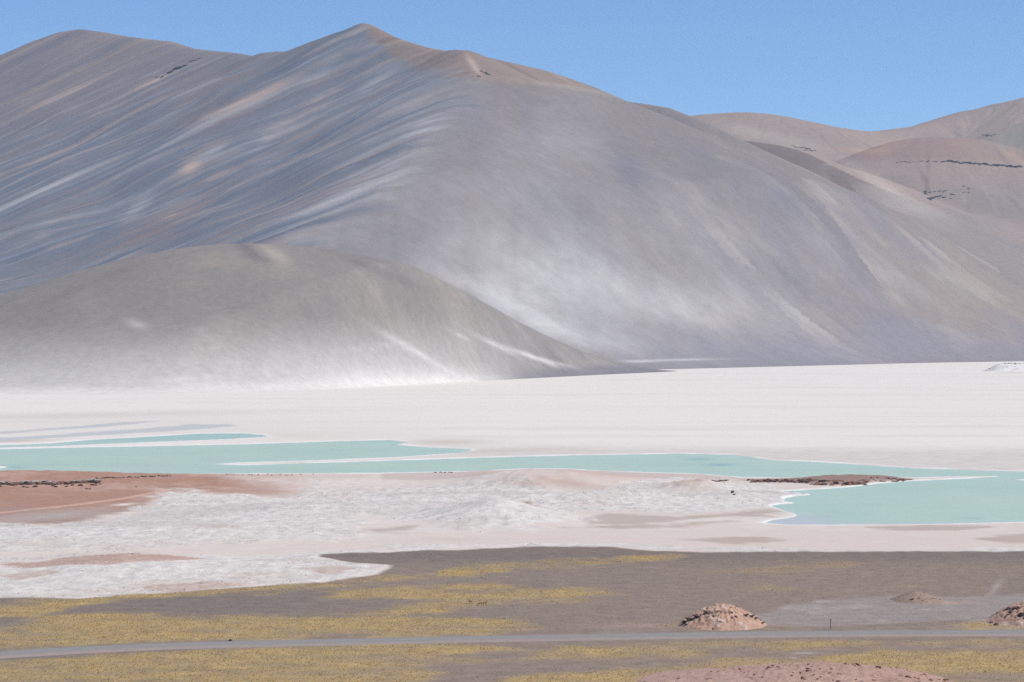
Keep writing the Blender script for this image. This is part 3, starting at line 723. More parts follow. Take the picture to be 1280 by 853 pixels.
# ------------------------------------------------------------------ water
vr = np.arange(690, 520, -0.8); dr = F * CAMZ / (vr - YH)
pc = np.arange(-420, 1720, 6.0)
Dw, Pw = np.meshgrid(dr, pc, indexing='ij')
Xw = (Pw - 640) / F * Dw; Yw = Dw
Uw = Pw; Vw = np.broadcast_to(vr[:, None], Pw.shape)
wa = fbm(Xw / 90, Yw / 90, 900, 4); wb = fbm(Xw / 25, Yw / 40, 905, 3)
cw = np.broadcast_to(alb(190, 215, 200), Xw.shape + (3,)).copy()
cw = mixc(cw, alb(182, 210, 198), sstep(0, 0.5, wa) * 0.6)
cw = mixc(cw, alb(196, 218, 202), sstep(0, 0.5, -wa + 0.3 * wb) * 0.5)
sdw = poly_sd(Uw, np.ascontiguousarray(Vw), LAKE, 0.16)
cw = mixc(cw, alb(190, 216, 209), sstep(4.0, 0.2, sdw + 1.5 * wb) * 0.6)
cw = mixc(cw, alb(200, 206, 214), np.clip(blob(Uw, Vw, 990, 650, 40, 7, 1) + blob(Uw, Vw, 1090, 656, 160, 3.5, 0) * .9, 0, 1) * 0.9)
cw = mixc(cw, alb(150, 186, 194), blob(Uw, Vw, 900, 581, 20, 1.8) * 0.8 + blob(Uw, Vw, 875, 574, 18, 1.5) * 0.7 + blob(Uw, Vw, 20, 584, 12, 1.3) * .7 + blob(Uw, Vw, 1215, 648, 14, 1.2) * .4)
cw = mixc(cw, alb(186, 204, 206), blob(Uw, Vw, 190, 582, 60, 2) * 0.5)
cw = mixc(cw, alb(172, 205, 200), sstep(556, 548, Vw) * 0.7)
parw = np.zeros(Xw.shape + (3,)); parw[..., 0] = 0.25; parw[..., 1] = 0.35
mw = terrain_mat('milky_water', 0.05, 0.5, 0.5, 0.12, 0.35, 0.45)
pw = mw.node_tree.nodes['Principled BSDF']
pw.inputs['Specular IOR Level'].default_value = 0.22
pw.inputs['IOR'].default_value = 1.33
wo = link('water', grid_mesh('water', Xw, Yw, np.full(Xw.shape, -0.12), cw, parw), mw)
tag(wo, 'milky turquoise lagoon behind the red sand', None, None, 'structure')

# ------------------------------------------------------------------ road
rp = np.array([at_ground(*p) for p in ROADC])
Q = []
for i in range(len(rp) - 1):
    p0 = rp[max(i - 1, 0)]; p1 = rp[i]; p2 = rp[i + 1]; p3 = rp[min(i + 2, len(rp) - 1)]
    for k in range(24):
        t = k / 24
        Q.append(0.5 * (2 * p1 + (p2 - p0) * t + (2 * p0 - 5 * p1 + 4 * p2 - p3) * t * t + (-p0 + 3 * p1 - 3 * p2 + p3) * t ** 3))
Q = np.array(Q)
T = np.gradient(Q, axis=0); T /= np.linalg.norm(T, axis=1)[:, None]
Nn = np.stack([-T[:, 1], T[:, 0]], 1)
offs = 0.78 * np.array([-10.5, -9.2, -8, -6.2, -4.5, -3, -1.5, 0, 1.5, 3, 4.5, 6, 7.5, 9, 10])
hgt = np.array([-0.1, 0.1, 0.22, 0.34, 0.38, 0.42, 0.45, 0.47, 0.45, 0.42, 0.38, 0.35, 0.3, 0.1, -0.1])
Xr = Q[:, None, 0] + Nn[:, None, 0] * offs; Yr = Q[:, None, 1] + Nn[:, None, 1] * offs
Zr = np.broadcast_to(hgt, Xr.shape).copy()
cr = np.broadcast_to(alb(152, 150, 149), Xr.shape + (3,)).copy()
sel = np.broadcast_to(np.arange(len(offs)), Xr.shape)
rn = fbm(Xr / 25, Yr / 6, 950, 3)
cr = mixc(cr, alb(168, 152, 145), (sel <= 3) * (0.75 + 0.5 * rn))
cr = mixc(cr, alb(142, 140, 140), ((sel == 5) | (sel == 9)) * 0.5)
cr = mixc(cr, alb(160, 157, 154), (sel == 7) * (0.4 + 0.5 * rn))
cr = mixc(cr, alb(146, 136, 131), (sel >= 13) * 0.7)
ro = link('road', grid_mesh('road', Xr, Yr, Zr, cr, np.broadcast_to(np.array([0.6, 0.3, 0]), Xr.shape + (3,))), M_ROAD)
tag(ro, 'graded grey gravel road with a pale verge crossing the grassy plain', None, None, 'structure')

# ------------------------------------------------------------------ grass tufts and pebbles (uncountable)
def scatter(n, seed, dmin, dmax, weight):
    """random ground points, even per square metre, kept by a weight read off the ground sheet"""
    R = np.random.RandomState(seed)
    d = np.sqrt(R.uniform(dmin ** 2, dmax ** 2, n))
    u = R.uniform(-160, 1440, n)
    x = (u - 640) / F * d
    j = np.clip(np.searchsorted(drow, d) - 1, 0, len(drow) - 2)
    i = np.clip(np.searchsorted(pcol, u) - 1, 0, len(pcol) - 2)
    w = weight[j, i]
    fy = (d - drow[j]) / (drow[j + 1] - drow[j]); fx = (u - pcol[i]) / (pcol[i + 1] - pcol[i])
    z = (Z[j, i] * (1 - fx) + Z[j, i + 1] * fx) * (1 - fy) + (Z[j + 1, i] * (1 - fx) + Z[j + 1, i + 1] * fx) * fy
    k = R.rand(n) < w
    return x[k], d[k], z[k], R

def tufts(name, x, y, z, R, hmin, hmax, cols, blades=6, spread=0.45):
    n = len(x)
    co = np.zeros((n, blades, 3, 3), np.float32); cc = np.zeros((n, blades, 3, 3), np.float32)
    pick = cols[R.randint(0, len(cols), n)] * R.uniform(0.75, 1.2, (n, 1))
    H = R.uniform(hmin, hmax, n)
    for b in range(blades):
        a = R.uniform(0, 2 * math.pi, n); q = a + math.pi / 2
        h = H * R.uniform(0.6, 1.0, n); lean = H * spread * R.uniform(0.4, 1.5, n); w = H * R.uniform(0.13, 0.24, n)
        bx = x + 0.1 * H * np.cos(a); by = y + 0.1 * H * np.sin(a)
        co[:, b, 0] = np.stack([bx + w * np.cos(q), by + w * np.sin(q), z - 0.03], 1)
        co[:, b, 1] = np.stack([bx - w * np.cos(q), by - w * np.sin(q), z - 0.03], 1)
        co[:, b, 2] = np.stack([bx + lean * np.cos(a), by + lean * np.sin(a), z + h], 1)
        cc[:, b, 0] = pick * 0.8; cc[:, b, 1] = pick * 0.8; cc[:, b, 2] = pick * 1.1
    tri = np.arange(n * blades * 3).reshape(-1, 3)
    me = raw_mesh(name, co.reshape(-1, 3), tris=tri, col=cc.reshape(-1, 3), smooth=False)
    return me

mg, nt, N, L, P = nodes_of('dry_grass')
P.inputs['Roughness'].default_value = 0.9; P.inputs['Specular IOR Level'].default_value = 0.1
at = N.new('ShaderNodeAttribute'); at.attribute_name = 'Col'; L.new(at.outputs['Color'], P.inputs['Base Color'])
tl = N.new('ShaderNodeBsdfTranslucent'); L.new(at.outputs['Color'], tl.inputs[0])
ms = N.new('ShaderNodeMixShader'); ms.inputs[0].default_value = 0.3
L.new(P.outputs[0], ms.inputs[1]); L.new(tl.outputs[0], ms.inputs[2]); L.new(ms.outputs[0], N['Material Output'].inputs[0])

offroad = (road_d > 5.6) * gravel
gw = np.clip(grass * 1.2 - 0.1, 0, 1) * offroad
x, y, z, R = scatter(190000, 5, 600, 1150, gw)
ycol = np.array([lin(232, 202, 134), lin(222, 190, 126), lin(236, 210, 152), lin(214, 184, 128), lin(200, 182, 120), lin(222, 184, 142)])
tag(link('grass', tufts('grass', x, y, z, R, 0.2, 0.5, ycol, 5), mg), 'golden bunch grass tufts growing over the gravel plain', 'grass', None, 'stuff')
print('tufts', len(x))
x, y, z, R = scatter(60000, 6, 600, 1100, offroad * (1 - np.clip(grass, 0, 1)) * 0.2 * (1 - 0.85 * pan) * (Y < 1080))
bcol = np.array([lin(140, 124, 112), lin(124, 116, 112), lin(160, 134, 110), lin(112, 106, 104), lin(196, 166, 104)])
tag(link('scrub', tufts('scrub', x, y, z, R, 0.15, 0.36, bcol, 5, 0.6), mg), 'low grey brown scrub scattered over bare gravel', 'scrub', None, 'stuff')

# broken plates of salt crust
def plates(name, x, y, z, R, wmin, wmax, cols):
    n = len(x); k = 5
    co = np.zeros((n, 2 * k, 3), np.float32); cc = np.zeros((n, 2 * k, 3), np.float32)
    a0 = R.uniform(0, 6.28, n); w = R.uniform(wmin, wmax, n) * R.uniform(.6, 1.0, n); h = w * R.uniform(.1, .3, n)
    tx = R.normal(0, .16, n); ty = R.normal(0, .16, n)
    pick = cols[R.randint(0, len(cols), n)]
    for i in range(k):
        a = a0 + i * 2 * math.pi / k + R.uniform(-.4, .4, n); r = w * R.uniform(.6, 1.1, n)
        px, py = r * np.cos(a), r * np.sin(a)
        co[:, i] = np.stack([x + px, y + py, z + h + tx * px + ty * py], 1)
        co[:, k + i] = np.stack([x + px * 1.05, y + py * 1.05, z - 0.5], 1)
        cc[:, i] = pick; cc[:, k + i] = pick * 0.9
    tri = [(0, 1, 2), (0, 2, 3), (0, 3, 4)] + [t for i in range(k) for t in ((i, k + i, (i + 1) % k), ((i + 1) % k, k + i, k + (i + 1) % k))]
    f = (np.arange(n)[:, None, None] * 2 * k + np.array(tri)[None]).reshape(-1, 3)
    return raw_mesh(name, co.reshape(-1, 3), tris=f, col=cc.reshape(-1, 3), par=np.full((n * 2 * k, 3), 0.4), smooth=False)
clump = np.clip(0.35 + 2.2 * na + 1.4 * nb, 0.02, 1)
x, y, z, R = scatter(26000, 8, 900, 1640, crust * clump * 0.75 * (1 - lake))
scol = np.array([alb(232, 229, 225), alb(224, 221, 217), alb(216, 212, 207), alb(230, 226, 221), alb(206, 200, 195)])
tag(link('salt_crust', plates('salt_crust', x, y, z, R, 0.25, 0.75, scol), M_GROUND), 'broken white plates of salt crust heaved up beside the lagoon', 'salt crust', None, 'stuff')
print('plates', len(x))

# ------------------------------------------------------------------ rocks
def rock_mesh(seed, squash=0.7, cuts=9, sub=2):
    rnd = random.Random(seed)
    bm = bmesh.new()
    bmesh.ops.create_icosphere(bm, subdivisions=sub, radius=1.0)
    planes = []
    for _ in range(cuts):
        v = Vector((rnd.gauss(0, 1), rnd.gauss(0, 1), rnd.gauss(0, 0.8))).normalized()
        planes.append((v, rnd.uniform(0.45, 0.82)))
    for v in bm.verts:
        for n_, k in planes:
            d = v.co.dot(n_)
            if d > k: v.co -= n_ * (d - k)
        v.co *= rnd.uniform(0.93, 1.07)
        v.co.z *= squash
    me = bpy.data.meshes.new('rock'); bm.to_mesh(me); bm.free()
    return me
ROCK = {}
def rock(i, mat, flat=False):
    k = (i % 6, mat.name, flat)
    if k not in ROCK:
        ROCK[k] = rock_mesh(i % 6 + (50 if flat else 0), 0.4 if flat else 0.72)
        ROCK[k].materials.append(mat)
    return ROCK[k]

def add_rock(parent, i, mat, p, sx, sy, sz, rz, flat=False, tilt=(0, 0)):
    base = parent.location
    o = link('rock', rock(i, mat, flat), None, parent, (p[0] - base.x, p[1] - base.y, p[2] - base.z), (tilt[0], tilt[1], rz), (sx, sy, sz))
    return o

rnd = random.Random(4)
def crag(label, field, spots, d0, d1, mat=M_DARKROCK, sc=1.45, group=None):
    """outcrop of crags on a mountain side; spots are image points with a half-width in metres"""
    pts = []
    for px, py, w in spots:
        h = field.hit(px, py, d0, d1)
        if h: pts.append((h, w))
    e = empty('rock_outcrop', (pts[0][0][0], pts[0][0][1], pts[0][0][2]))
    tag(e, label, 'rock outcrop', group)
    for i, (h, w) in enumerate(pts):
        w *= sc
        add_rock(e, rnd.randint(0, 5), mat, (h[0], h[1] + w * 0.2, h[2] - 0.1 * w), w * rnd.uniform(1.0, 1.5), w * rnd.uniform(.7, 1.0), w * rnd.uniform(.5, .75), rnd.uniform(-.5, .5), tilt=(rnd.uniform(-.25, .25), rnd.uniform(-.2, .2)))
    return e

sp = [(197 + k * 2.6 + rnd.uniform(-1, 1), 98 - k * 0.55 + rnd.uniform(-1, 1), rnd.uniform(2.5, 5)) for k in range(5)]
sp += [(214 + k * 2.0 + rnd.uniform(-1, 1), 90.5 - k * 0.85 + rnd.uniform(-1, 1), rnd.uniform(4, 9)) for k in range(11)]
sp += [(238 + k * 2.6, 78 - k * 0.9 + rnd.uniform(-.6, .6), rnd.uniform(2.5, 4.5)) for k in range(6)]
crag('line of jagged dark crags high on the left summit slope', Fm, sp, 6500, 9900)
crag('small dark crag at the notch below the brown summit ridge', Fm, [(606, 92, 4), (609, 94, 5), (602, 90, 3), (598, 96, 4)], 6000, 7400)
sp = [(1180 + k * 3.2 + rnd.uniform(-1, 1), 202.8 + max(0, k - 2) * 0.26 + rnd.uniform(-.7, .7), rnd.uniform(4.5, 8.5)) for k in range(30)]
sp += [(1122 + k * 4 + rnd.uniform(-1, 1), 203.6 - k * 0.1 + rnd.uniform(-.5, .5), rnd.uniform(2.2, 4.2)) for k in range(13)]
crag('long dark cliff band under the flat-topped rise', Fb, sp, 6600, 9800)
sp = [(1156 + rnd.uniform(0, 36), 243 + rnd.uniform(-4, 7), rnd.uniform(2.5, 5.5)) for k in range(16)] + [(1160 + k * 2.4, 248.5 - k * .3, 5) for k in range(7)] + [(1195 + rnd.uniform(0, 16), 238 + rnd.uniform(-4, 4), 3) for k in range(6)]
crag('broken dark outcrop on the sandy slope below the cliff band', Fb, sp, 6600, 9800)
sp = [(990 + k * 3.0, 183 + k * .6 + rnd.uniform(-1, 1), rnd.uniform(3, 5.5)) for k in range(9)] + [(1010 + rnd.uniform(-8, 8), 188 + rnd.uniform(-1.5, 1.5), 4) for k in range(5)]
crag('dark crag on the crest of the brown spur', Fb, sp, 6600, 9800)
sp = [(1228 + k * 3, 169 + rnd.uniform(-1, 2), rnd.uniform(3, 6)) for k in range(6)]
crag('bluish rocks on the grey ridge behind the flat-topped rise', Fb, sp, 8300, 10400)

# rock ledge along the crest of the red sand
def ledge(name, label, cat, items):
    x, y, z = on_ground(items[0][0], items[0][1])
    e = empty(name, (x, y, z)); tag(e, label, cat)
    for i, (px, py, sx, sy, sz, mat, fl, dz) in enumerate(items):
        X_, Y_, Z_ = on_ground(px, py)
        add_rock(e, rnd.randint(0, 5), mat, (X_, Y_, Z_ + dz), sx, sy, sz, rnd.uniform(-.3, .3), fl, (rnd.uniform(-.1, .1), rnd.uniform(-.1, .1)))
    return e
items = []
for k in range(44):
    px = -60 + k * 4.2 + rnd.uniform(-1, 1); py = 606.5 - 0.018 * (px - 0) * (px < 60) - 0.055 * max(0, px - 60) * 1.0 + rnd.uniform(-.6, .6)
    s = rnd.uniform(1.3, 2.2)
    items.append((px, py, s * rnd.uniform(.7, 1.3), s, s * rnd.uniform(.6, 1.2), M_DARKROCK2 if rnd.random() < .75 else M_BROWNROCK, rnd.random() < .2, 0.2))
    if rnd.random() < .7: items.append((px + rnd.uniform(-1, 1), py - 1.2, s * 1.3, s * 1.5, s * .55, M_CAPROCK, True, 1.0))
    if rnd.random() < .45: items.append((px + rnd.uniform(-2, 2), py + 3 + rnd.uniform(-1, 1), s * .8, s * .7, s * .6, M_REDROCK if rnd.random() < .6 else M_DARKROCK2, False, 0.1))
ledge('rock_ledge', 'long dark rock ledge with pale cap stones along the red sand bank', 'rock ledge', items)
items = []
for k in range(26):
    px = 122 + k * 3.6 + rnd.uniform(-1, 1); py = 598.5 - k * .13 + rnd.uniform(-.5, .5)
    s = rnd.uniform(.5, 1.1)
    items.append((px, py, s * 1.3, s, s * .8, M_DARKROCK2, False, 0.1))
for px, py in ((110, 612), (108, 611.5), (112, 612), (170, 609), (125, 606), (120, 605)): items.append((px, py, .8, .7, .6, M_DARKROCK2, False, 0.1))
ledge('rock_ledge', 'thin broken line of small dark stones beyond the red sand ledge', 'rock ledge', items)
items = []
for k in range(14):
    items.append((285 + k * 8 + rnd.uniform(-3, 3), 593.5 + rnd.uniform(-.8, 1.2), rnd.uniform(.5, 1.0), .7, rnd.uniform(.4, .7), M_BROWNROCK, False, 0.1))
for k in range(5): items.append((545 + k * 5 + rnd.uniform(-2, 2), 591 + rnd.uniform(-.3, .3), 1.0, .7, .5, M_DARKROCK2, False, 0.1))
ledge('rock_ledge', 'scattered brown stones on the crest of the low red bank by the lagoon', 'rock ledge', items)
items = []
for k in range(64):
    t = k / 63
    px = 937 + t * 147 + rnd.uniform(-2, 2)
    lo = 607.5 if px > 1015 else 603.5
    py = rnd.uniform(600.5, lo)
    s = rnd.uniform(1.1, 1.9) * (1.25 if px > 1010 else .85)
    front = py > lo - 3
    items.append((px, py, s * 1.3, s, s * (1.1 if front else .6), M_BROWNROCK if rnd.random() < .75 else M_DARKROCK2, not front, 0.2))
for k in range(24):
    px = 1075 + k * 2.8; items.append((px, 600.2 + rnd.uniform(-.8, 1.5) * (1 - k / 30), rnd.uniform(.7, 1.3), 1.2, rnd.uniform(.4, .9), M_BROWNROCK, rnd.random() < .5, 0.15))
for k in range(8): items.append((1116 + k * 2.2, 602.5 + rnd.uniform(-.5, .5), .9, .8, .8, M_BROWNROCK, False, 0.1))
ledge('rock_ledge', 'low rugged red brown rock point jutting into the turquoise lagoon', 'rock ledge', items)
items = [(880 + k * 2.6, 601.5 + rnd.uniform(-.6, .8), rnd.uniform(.8, 1.3), .8, rnd.uniform(.6, .9), M_DARKROCK2, False, 0.15) for k in range(12)] + [(916, 616, 1.2, 1, 1.2, M_DARKROCK2, False, .2), (918, 619, 1, .8, .8, M_DARKROCK2, False, .2)]
ledge('rock_ledge', 'few dark stones along the small brown sand hummock', 'rock ledge', items)

# ------------------------------------------------------------------ mounds
def mound(name, label, cat, px, pyb, rx, ry, h, prof, c1, c2, c3, seed, nrock, rmat, rough=0.5, n=90):
    """rocky mound: rough height field on its own footprint, with blocks bedded in it"""
    cx, cy, cz = on_ground(px, pyb)
    cy += ry * 0.9
    cx = (px - 640) / F * cy
    cz = gz(cx, cy)
    e = empty(name, (cx, cy, cz)); tag(e, label, cat)
    g = np.linspace(-1.15, 1.15, n)
    A, B = np.meshgrid(g, g)
    q = np.sqrt(A * A + B * B)
    xx = A * rx; yy = B * ry
    nz = fbm(xx / (0.35 * rx) + seed, yy / (0.35 * rx), seed, 4, 0.6)
    z = h * prof(np.clip(q + 0.12 * nz, 0, 1.3))
    rg = 1 - np.abs(fbm(xx / (0.16 * rx), yy / (0.16 * rx), seed + 3, 3)) * 2
    z = z + (rough * rg + rough * 1.2 * fbm(xx / 1.2, yy / 1.6, seed + 5, 3)) * sstep(1.0, 0.6, q)
    z = np.where(q > 1.0, z - (q - 1.0) * 2.5, z) - 0.12
    c = mixc(np.broadcast_to(c1, A.shape + (3,)).copy(), c2, sstep(-.1, .5, nz))
    c = mixc(c, c3, sstep(.1, .5, fbm(xx / (0.3 * rx) + 5, yy / (.5 * rx), seed + 8, 4)) * 0.8)
    me = grid_mesh('earth', xx, yy, z, c, np.broadcast_to(np.array([.8, .9, 0]), A.shape + (3,)))
    link('earth', me, M_MOUNDMAT, e)
    for i in range(nrock):
        while True:
            a, b = rnd.uniform(-.95, .95), rnd.uniform(-1, .3)
            if a * a + b * b < .9: break
        zi = float(z[int((b + 1.15) / 2.3 * (n - 1)), int((a + 1.15) / 2.3 * (n - 1))])
        s = rnd.uniform(.2, .65)
        o = link('rock', rock(i, rmat[0] if rnd.random() < .7 else rmat[1], rnd.random() < .4), None, e, (a * rx, b * ry, zi + .05 * s), (rnd.uniform(-.3, .3), rnd.uniform(-.3, .3), rnd.uniform(0, 3)), (s * 1.3, s, s * .9))
    return e, z, g
M_MOUNDMAT = terrain_mat('mound_earth', 0.7, 2.2, 0.9, 0.35, 1.6)
dome = lambda q: np.clip(1 - q ** 1.5, 0, 1) ** 1.0
e1, z1, g1 = mound('rock_mound', 'pinkish rocky mound with dark overhangs beside the gravel road', 'rock mound', 903, 788, 12.8, 15, 5.6, lambda q: np.clip(1 - q ** 1.5, 0, 1), lin(176, 144, 126), lin(188, 158, 140), lin(210, 200, 190), 31, 46, (M_MOUNDROCK, M_REDROCK), 0.62, 130)
# slabs on its left shoulder and right, mostly near-black to stand for overhang shadow
for (px, dy, a, s, mat) in ((876, 0, -.55, 1.3, M_DARKROCK2), (868, 0, -.72, 1.2, M_DARKROCK2), (859, 0, -.85, 1.0, M_DARKROCK2), (884, 0, -.36, 1.1, M_DARKROCK2), (890, 0, -.25, 1.2, M_DARKROCK2), (896, 0, -.1, .8, M_REDROCK), (930, 0, .5, .8, M_DARKROCK2), (938, 0, .62, .9, M_DARKROCK2), (945, 0, .72, .7, M_DARKROCK2), (953, 0, .88, .7, M_DARKROCK2), (908, 0, .15, .7, M_DARKROCK2), (880, 1, -.5, .9, M_MOUNDROCK), (870, 1, -.6, .9, M_MOUNDROCK)):
    b = -0.45 + 0.25 * abs(a)
    zi = float(z1[int((b + 1.15) / 2.3 * 129), int((a + 1.15) / 2.3 * 129)])
    link('rock', rock(rnd.randint(0, 5), mat, True), None, e1, (a * 12.8, b * 15, zi + .1), (rnd.uniform(.1, .4), -a * .45 * (1 if a > 0 else 1), rnd.uniform(-.3, .3)), (s * 1.7, s * .9, s * 1.0))
e2, z2, g2 = mound('rock_mound', 'jagged pink and white rock mound beside the road, past the marker post', 'rock mound', 1298, 784, 16, 15, 6.2, lambda q: np.clip(1 - q ** 1.4, 0, 1), lin(170, 138, 122), lin(188, 160, 146), lin(212, 200, 192), 47, 60, (M_MOUNDROCK, M_REDROCK), 0.7, 110)
for k in range(12):
    a = rnd.uniform(-.9, .2); b = rnd.uniform(-.7, -.1)
    zi = float(z2[int((b + 1.15) / 2.3 * 109), int((a + 1.15) / 2.3 * 109)])
    s = rnd.uniform(.7, 1.5)
    link('rock', rock(rnd.randint(0, 5), M_DARKROCK2 if k % 2 else M_MOUNDROCK, k % 3 == 0), None, e2, (a * 16, b * 15, zi + .2), (rnd.uniform(-.3, .3), rnd.uniform(-.3, .3), rnd.uniform(-.5, .5)), (s * 1.1, s, s))
mound('gravel_mound', 'low brown gravel heap on the grey pan', 'gravel mound', 1146, 755, 8.5, 12, 2.7, lambda q: np.clip(1 - q ** 1.4, 0, 1), lin(146, 128, 115), lin(154, 136, 122), lin(138, 122, 112), 61, 14, (M_BROWNROCK, M_MOUNDROCK), 0.12, 70)
mound('earth_mound', 'bare red earth bank with small stones below the grass', 'earth mound', 1022, 872, 34, 34, 3.2, lambda q: np.clip(1 - q ** 1.6, 0, 1), lin(168, 140, 128), lin(178, 150, 136), lin(158, 130, 118), 75, 150, (M_REDROCK, M_BROWNROCK), 0.4, 150)

mound('earth_mound', 'low pale pink earth swell beside the red bank', 'earth mound', 905, 873, 22, 30, 2.1, lambda q: np.clip(1 - q ** 1.6, 0, 1), lin(168, 142, 130), lin(178, 152, 139), lin(158, 132, 120), 85, 30, (M_REDROCK, M_MOUNDROCK), 0.25, 90)

# dark-ridged salt mound far out on the flat
sx, sy, _ = on_ground(1262, 464.5)
e = empty('salt_mound', (sx, sy, 0)); tag(e, 'white salt mound with a dark rocky crest far out on the flat', 'salt mound')
A, B = np.meshgrid(np.linspace(-60, 90, 60), np.linspace(-80, 80, 40))
prof = sstep(-48, -14, A) * sstep(90, 55, A)
zz = 13.5 * prof * np.exp(-(B / 45) ** 2) * (1 + 0.15 * fbm(A / 14, B / 14, 77, 3)) - 0.15
cm = mixc(np.broadcast_to(lin(215, 212, 208), A.shape + (3,)).copy(), lin(170, 165, 165), sstep(0, .5, fbm(A / 12, B / 20, 78, 3)) * .6)
link('salt', grid_mesh('salt', A, B, zz, cm, np.broadcast_to(np.array([.4, .4, 0]), A.shape + (3,))), M_HILL, e)
for k in range(26):
    a = -38 + k * 4.2; i = int((a + 60) / 150 * 59)
    b = rnd.uniform(-6, 2) if k > 4 else rnd.uniform(-3, 3)
    s = rnd.uniform(1.5, 3.0)
    link('rock', rock(k, M_DARKROCK, k % 2 == 0), None, e, (a, b, float(zz[19, min(i, 59)])), (0, 0, rnd.uniform(0, 3)), (s * 1.5, s, s * .8))
for k in range(9):
    a = rnd.uniform(-18, 10); b = rnd.uniform(-30, -8); i = int((a + 60) / 150 * 59); j = int((b + 80) / 160 * 39)
    link('rock', rock(k, M_DARKROCK, False), None, e, (a, b, float(zz[j, i])), (0, 0, rnd.uniform(0, 3)), (1.8, 1.4, 1.4))

# lone boulder on the grass
bx, by, bz = on_ground(287, 802.5)
e = empty('boulder', (bx, by, bz)); tag(e, 'lone dark boulder with a smaller stone beside the gravel road', 'boulder')
link('rock', rock(1, M_DARKROCK2, False), None, e, (0.15, 0, .3), (0, 0, .4), (.5, .45, .62))
link('rock', rock(3, M_DARKROCK2, False), None, e, (-.62, -.1, .1), (0, 0, 1.2), (.42, .35, .32))

# ------------------------------------------------------------------ marker post
px_, py_, pz_ = on_ground(1038.5, 787.5)
e = empty('marker_post', (px_, py_, pz_)); tag(e, 'thin grey marker post standing beside the gravel road', 'post')
def boxmesh(name, sx, sy, z0, z1, bev=0.02):
    bm = bmesh.new(); bmesh.ops.create_cube(bm, size=1.0)
    for v in bm.verts: v.co = Vector((v.co.x * sx, v.co.y * sy, z0 if v.co.z < 0 else z1))
    bmesh.ops.bevel(bm, geom=bm.edges[:], offset=bev, segments=2, affect='EDGES')
    me = bpy.data.meshes.new(name); bm.to_mesh(me); bm.free(); return me
M_POST = rock_mat('weathered_post', (0.06, 0.06, 0.06), (0.14, 0.135, 0.13), 3.0)
M_PLATE = rock_mat('sign_back', (0.09, 0.09, 0.095), (0.15, 0.15, 0.15), 2.0)
link('pole', boxmesh('pole', 0.14, 0.14, -0.2, 3.05), M_POST, e)
link('plate', boxmesh('plate', 0.05, 0.55, 2.0, 3.0), M_PLATE, e, (0.1, 0, 0))
link('footing', boxmesh('footing', 0.36, 0.36, -0.1, 0.2, 0.04), M_CAPROCK, e)

# ------------------------------------------------------------------ vicunas
M_VIC, nt, N, L, P = nodes_of('vicuna_coat')
P.inputs['Roughness'].default_value = 0.95
tcn = N.new('ShaderNodeTexCoord'); sx_ = N.new('ShaderNodeSeparateXYZ'); L.new(tcn.outputs['Object'], sx_.inputs[0])
rmp = N.new('ShaderNodeValToRGB'); L.new(sx_.outputs['Z'], rmp.inputs[0])
rmp.color_ramp.elements[0].position = 0.40; rmp.color_ramp.elements[0].color = (0.09, 0.05, 0.028, 1)
rmp.color_ramp.elements[1].position = 0.62; rmp.color_ramp.elements[1].color = (0.24, 0.13, 0.06, 1)
nz = N.new('ShaderNodeTexNoise'); nz.inputs['Scale'].default_value = 14; L.new(tcn.outputs['Object'], nz.inputs['Vector'])
mx = N.new('ShaderNodeMixRGB'); mx.blend_type = 'OVERLAY'; mx.inputs[0].default_value = .3; L.new(rmp.outputs[0], mx.inputs[1]); L.new(nz.outputs[0], mx.inputs[2]); L.new(mx.outputs[0], P.inputs['Base Color'])

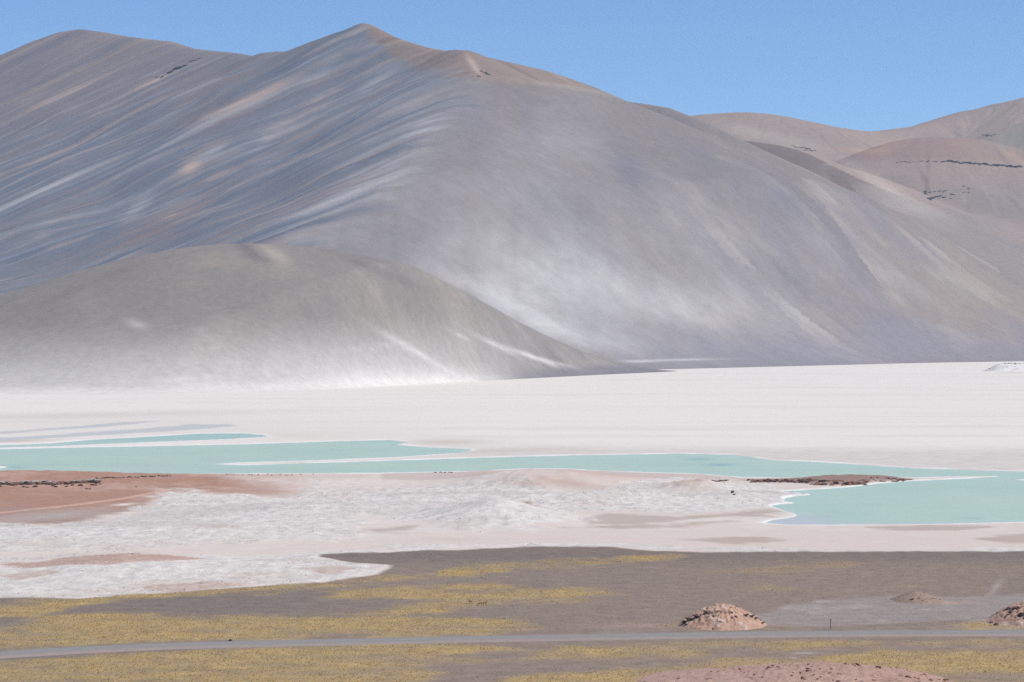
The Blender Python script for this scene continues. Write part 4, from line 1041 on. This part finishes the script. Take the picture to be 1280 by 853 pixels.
def vicuna(label, px, py, rz, graze):
    V_, E_, R_ = [], [], []
    def v(p, r): V_.append(p); R_.append(r); return len(V_) - 1
    def chain(a, pts):
        for p, r in pts:
            b = v(p, r); E_.append((a, b)); a = b
        return a
    pel = v((-0.38, 0, 0.80), (0.15, 0.17))
    mid = v((0.0, 0, 0.78), (0.15, 0.17)); E_.append((pel, mid))
    che = v((0.33, 0, 0.78), (0.15, 0.20)); E_.append((mid, che))
    if graze:
        hd = chain(che, [((0.52, 0, 0.74), (.09, .10)), ((0.70, 0.02, 0.50), (.06, .07)), ((0.80, 0.03, 0.26), (.055, .06))])
        mz = chain(hd, [((0.88, .03, 0.14), (.065, .07)), ((0.98, .03, 0.05), (.035, .035))])
        er = V_[hd]
        ears = [((er[0] - .04, s * .06 + .03, er[2] + .04), (er[0] - .13, s * .09 + .03, er[2] + .1)) for s in (-1, 1)]
    else:
        hd = chain(che, [((0.47, 0, 0.93), (.09, .10)), ((0.53, 0, 1.13), (.06, .07)), ((0.57, 0, 1.32), (.055, .06))])
        mz = chain(hd, [((0.66, 0, 1.38), (.06, .065)), ((0.80, 0, 1.33), (.035, .035))])
        er = V_[hd]
        ears = [((er[0] + .03, s * .05, er[2] + .09), (er[0] + .02, s * .08, er[2] + .20)) for s in (-1, 1)]
    for a, b in ears:
        chain(hd, [(a, (.025, .025)), (b, (.012, .012))])
    for s in (-1, 1):
        chain(che, [((0.33, s * .11, 0.60), (.07, .07)), ((0.34, s * .115, 0.36), (.036, .036)), ((0.33, s * .115, 0.10), (.026, .026)), ((0.36, s * .115, 0.02), (.032, .03))])
        chain(pel, [((-0.38, s * .11, 0.62), (.095, .095)), ((-0.31, s * .12, 0.46), (.05, .05)), ((-0.46, s * .12, 0.32), (.033, .033)), ((-0.42, s * .12, 0.08), (.026, .026)), ((-0.38, s * .12, 0.02), (.032, .03))])
    chain(pel, [((-0.55, 0, 0.80), (.05, .05)), ((-0.62, 0, 0.66), (.03, .03)), ((-0.63, 0, .56), (.015, .015))])
    me = bpy.data.meshes.new('vicuna'); me.from_pydata(V_, E_, [])
    gx, gy, g_ = on_ground(px, py)
    o = link('vicuna', me, M_VIC, None, (gx, gy, g_), (0, 0, rz), (1.12, 1.12, 1.12))
    sk = o.modifiers.new('skin', 'SKIN'); ss = o.modifiers.new('sub', 'SUBSURF'); ss.levels = 2; ss.render_levels = 2
    for i, r in enumerate(R_): me.skin_vertices[0].data[i].radius = r
    me.skin_vertices[0].data[pel].use_root = True
    sk.use_smooth_shade = True
    tag(o, label, 'vicuna', 'vicunas on the grass')
    return o
vicuna('brown vicuna standing apart with raised neck on the yellow grass', 588, 755.2, math.radians(172), False)
vicuna('brown vicuna grazing with lowered head, close beside another', 600.5, 757.8, math.radians(185), True)
vicuna('brown vicuna with raised head right behind a grazing one', 606, 757.4, math.radians(12), False)

# ------------------------------------------------------------------ haze
hm = bpy.data.materials.new('thin_haze'); hm.use_nodes = True
N = hm.node_tree.nodes; L = hm.node_tree.links
N.remove(N['Principled BSDF'])
pv = N.new('ShaderNodeVolumePrincipled')
pv.inputs['Color'].default_value = (0.56, 0.77, 1.0, 1)
pv.inputs['Density'].default_value = HAZE_DENSITY
pv.inputs['Anisotropy'].default_value = 0.1
L.new(pv.outputs[0], N['Material Output'].inputs['Volume'])
bm = bmesh.new(); bmesh.ops.create_cube(bm, size=1.0)
x0, x1, y0, y1, z0, z1 = -7000, 7000, -900, 11700, -6, 1250
for v in bm.verts: v.co = Vector((x0 if v.co.x < 0 else x1, y0 if v.co.y < 0 else y1, z0 if v.co.z < 0 else z1))
me = bpy.data.meshes.new('haze'); bm.to_mesh(me); bm.free()
hz = link('haze', me, hm)
tag(hz, 'thin pale blue haze in the dry air over the basin', 'haze', None, 'stuff')
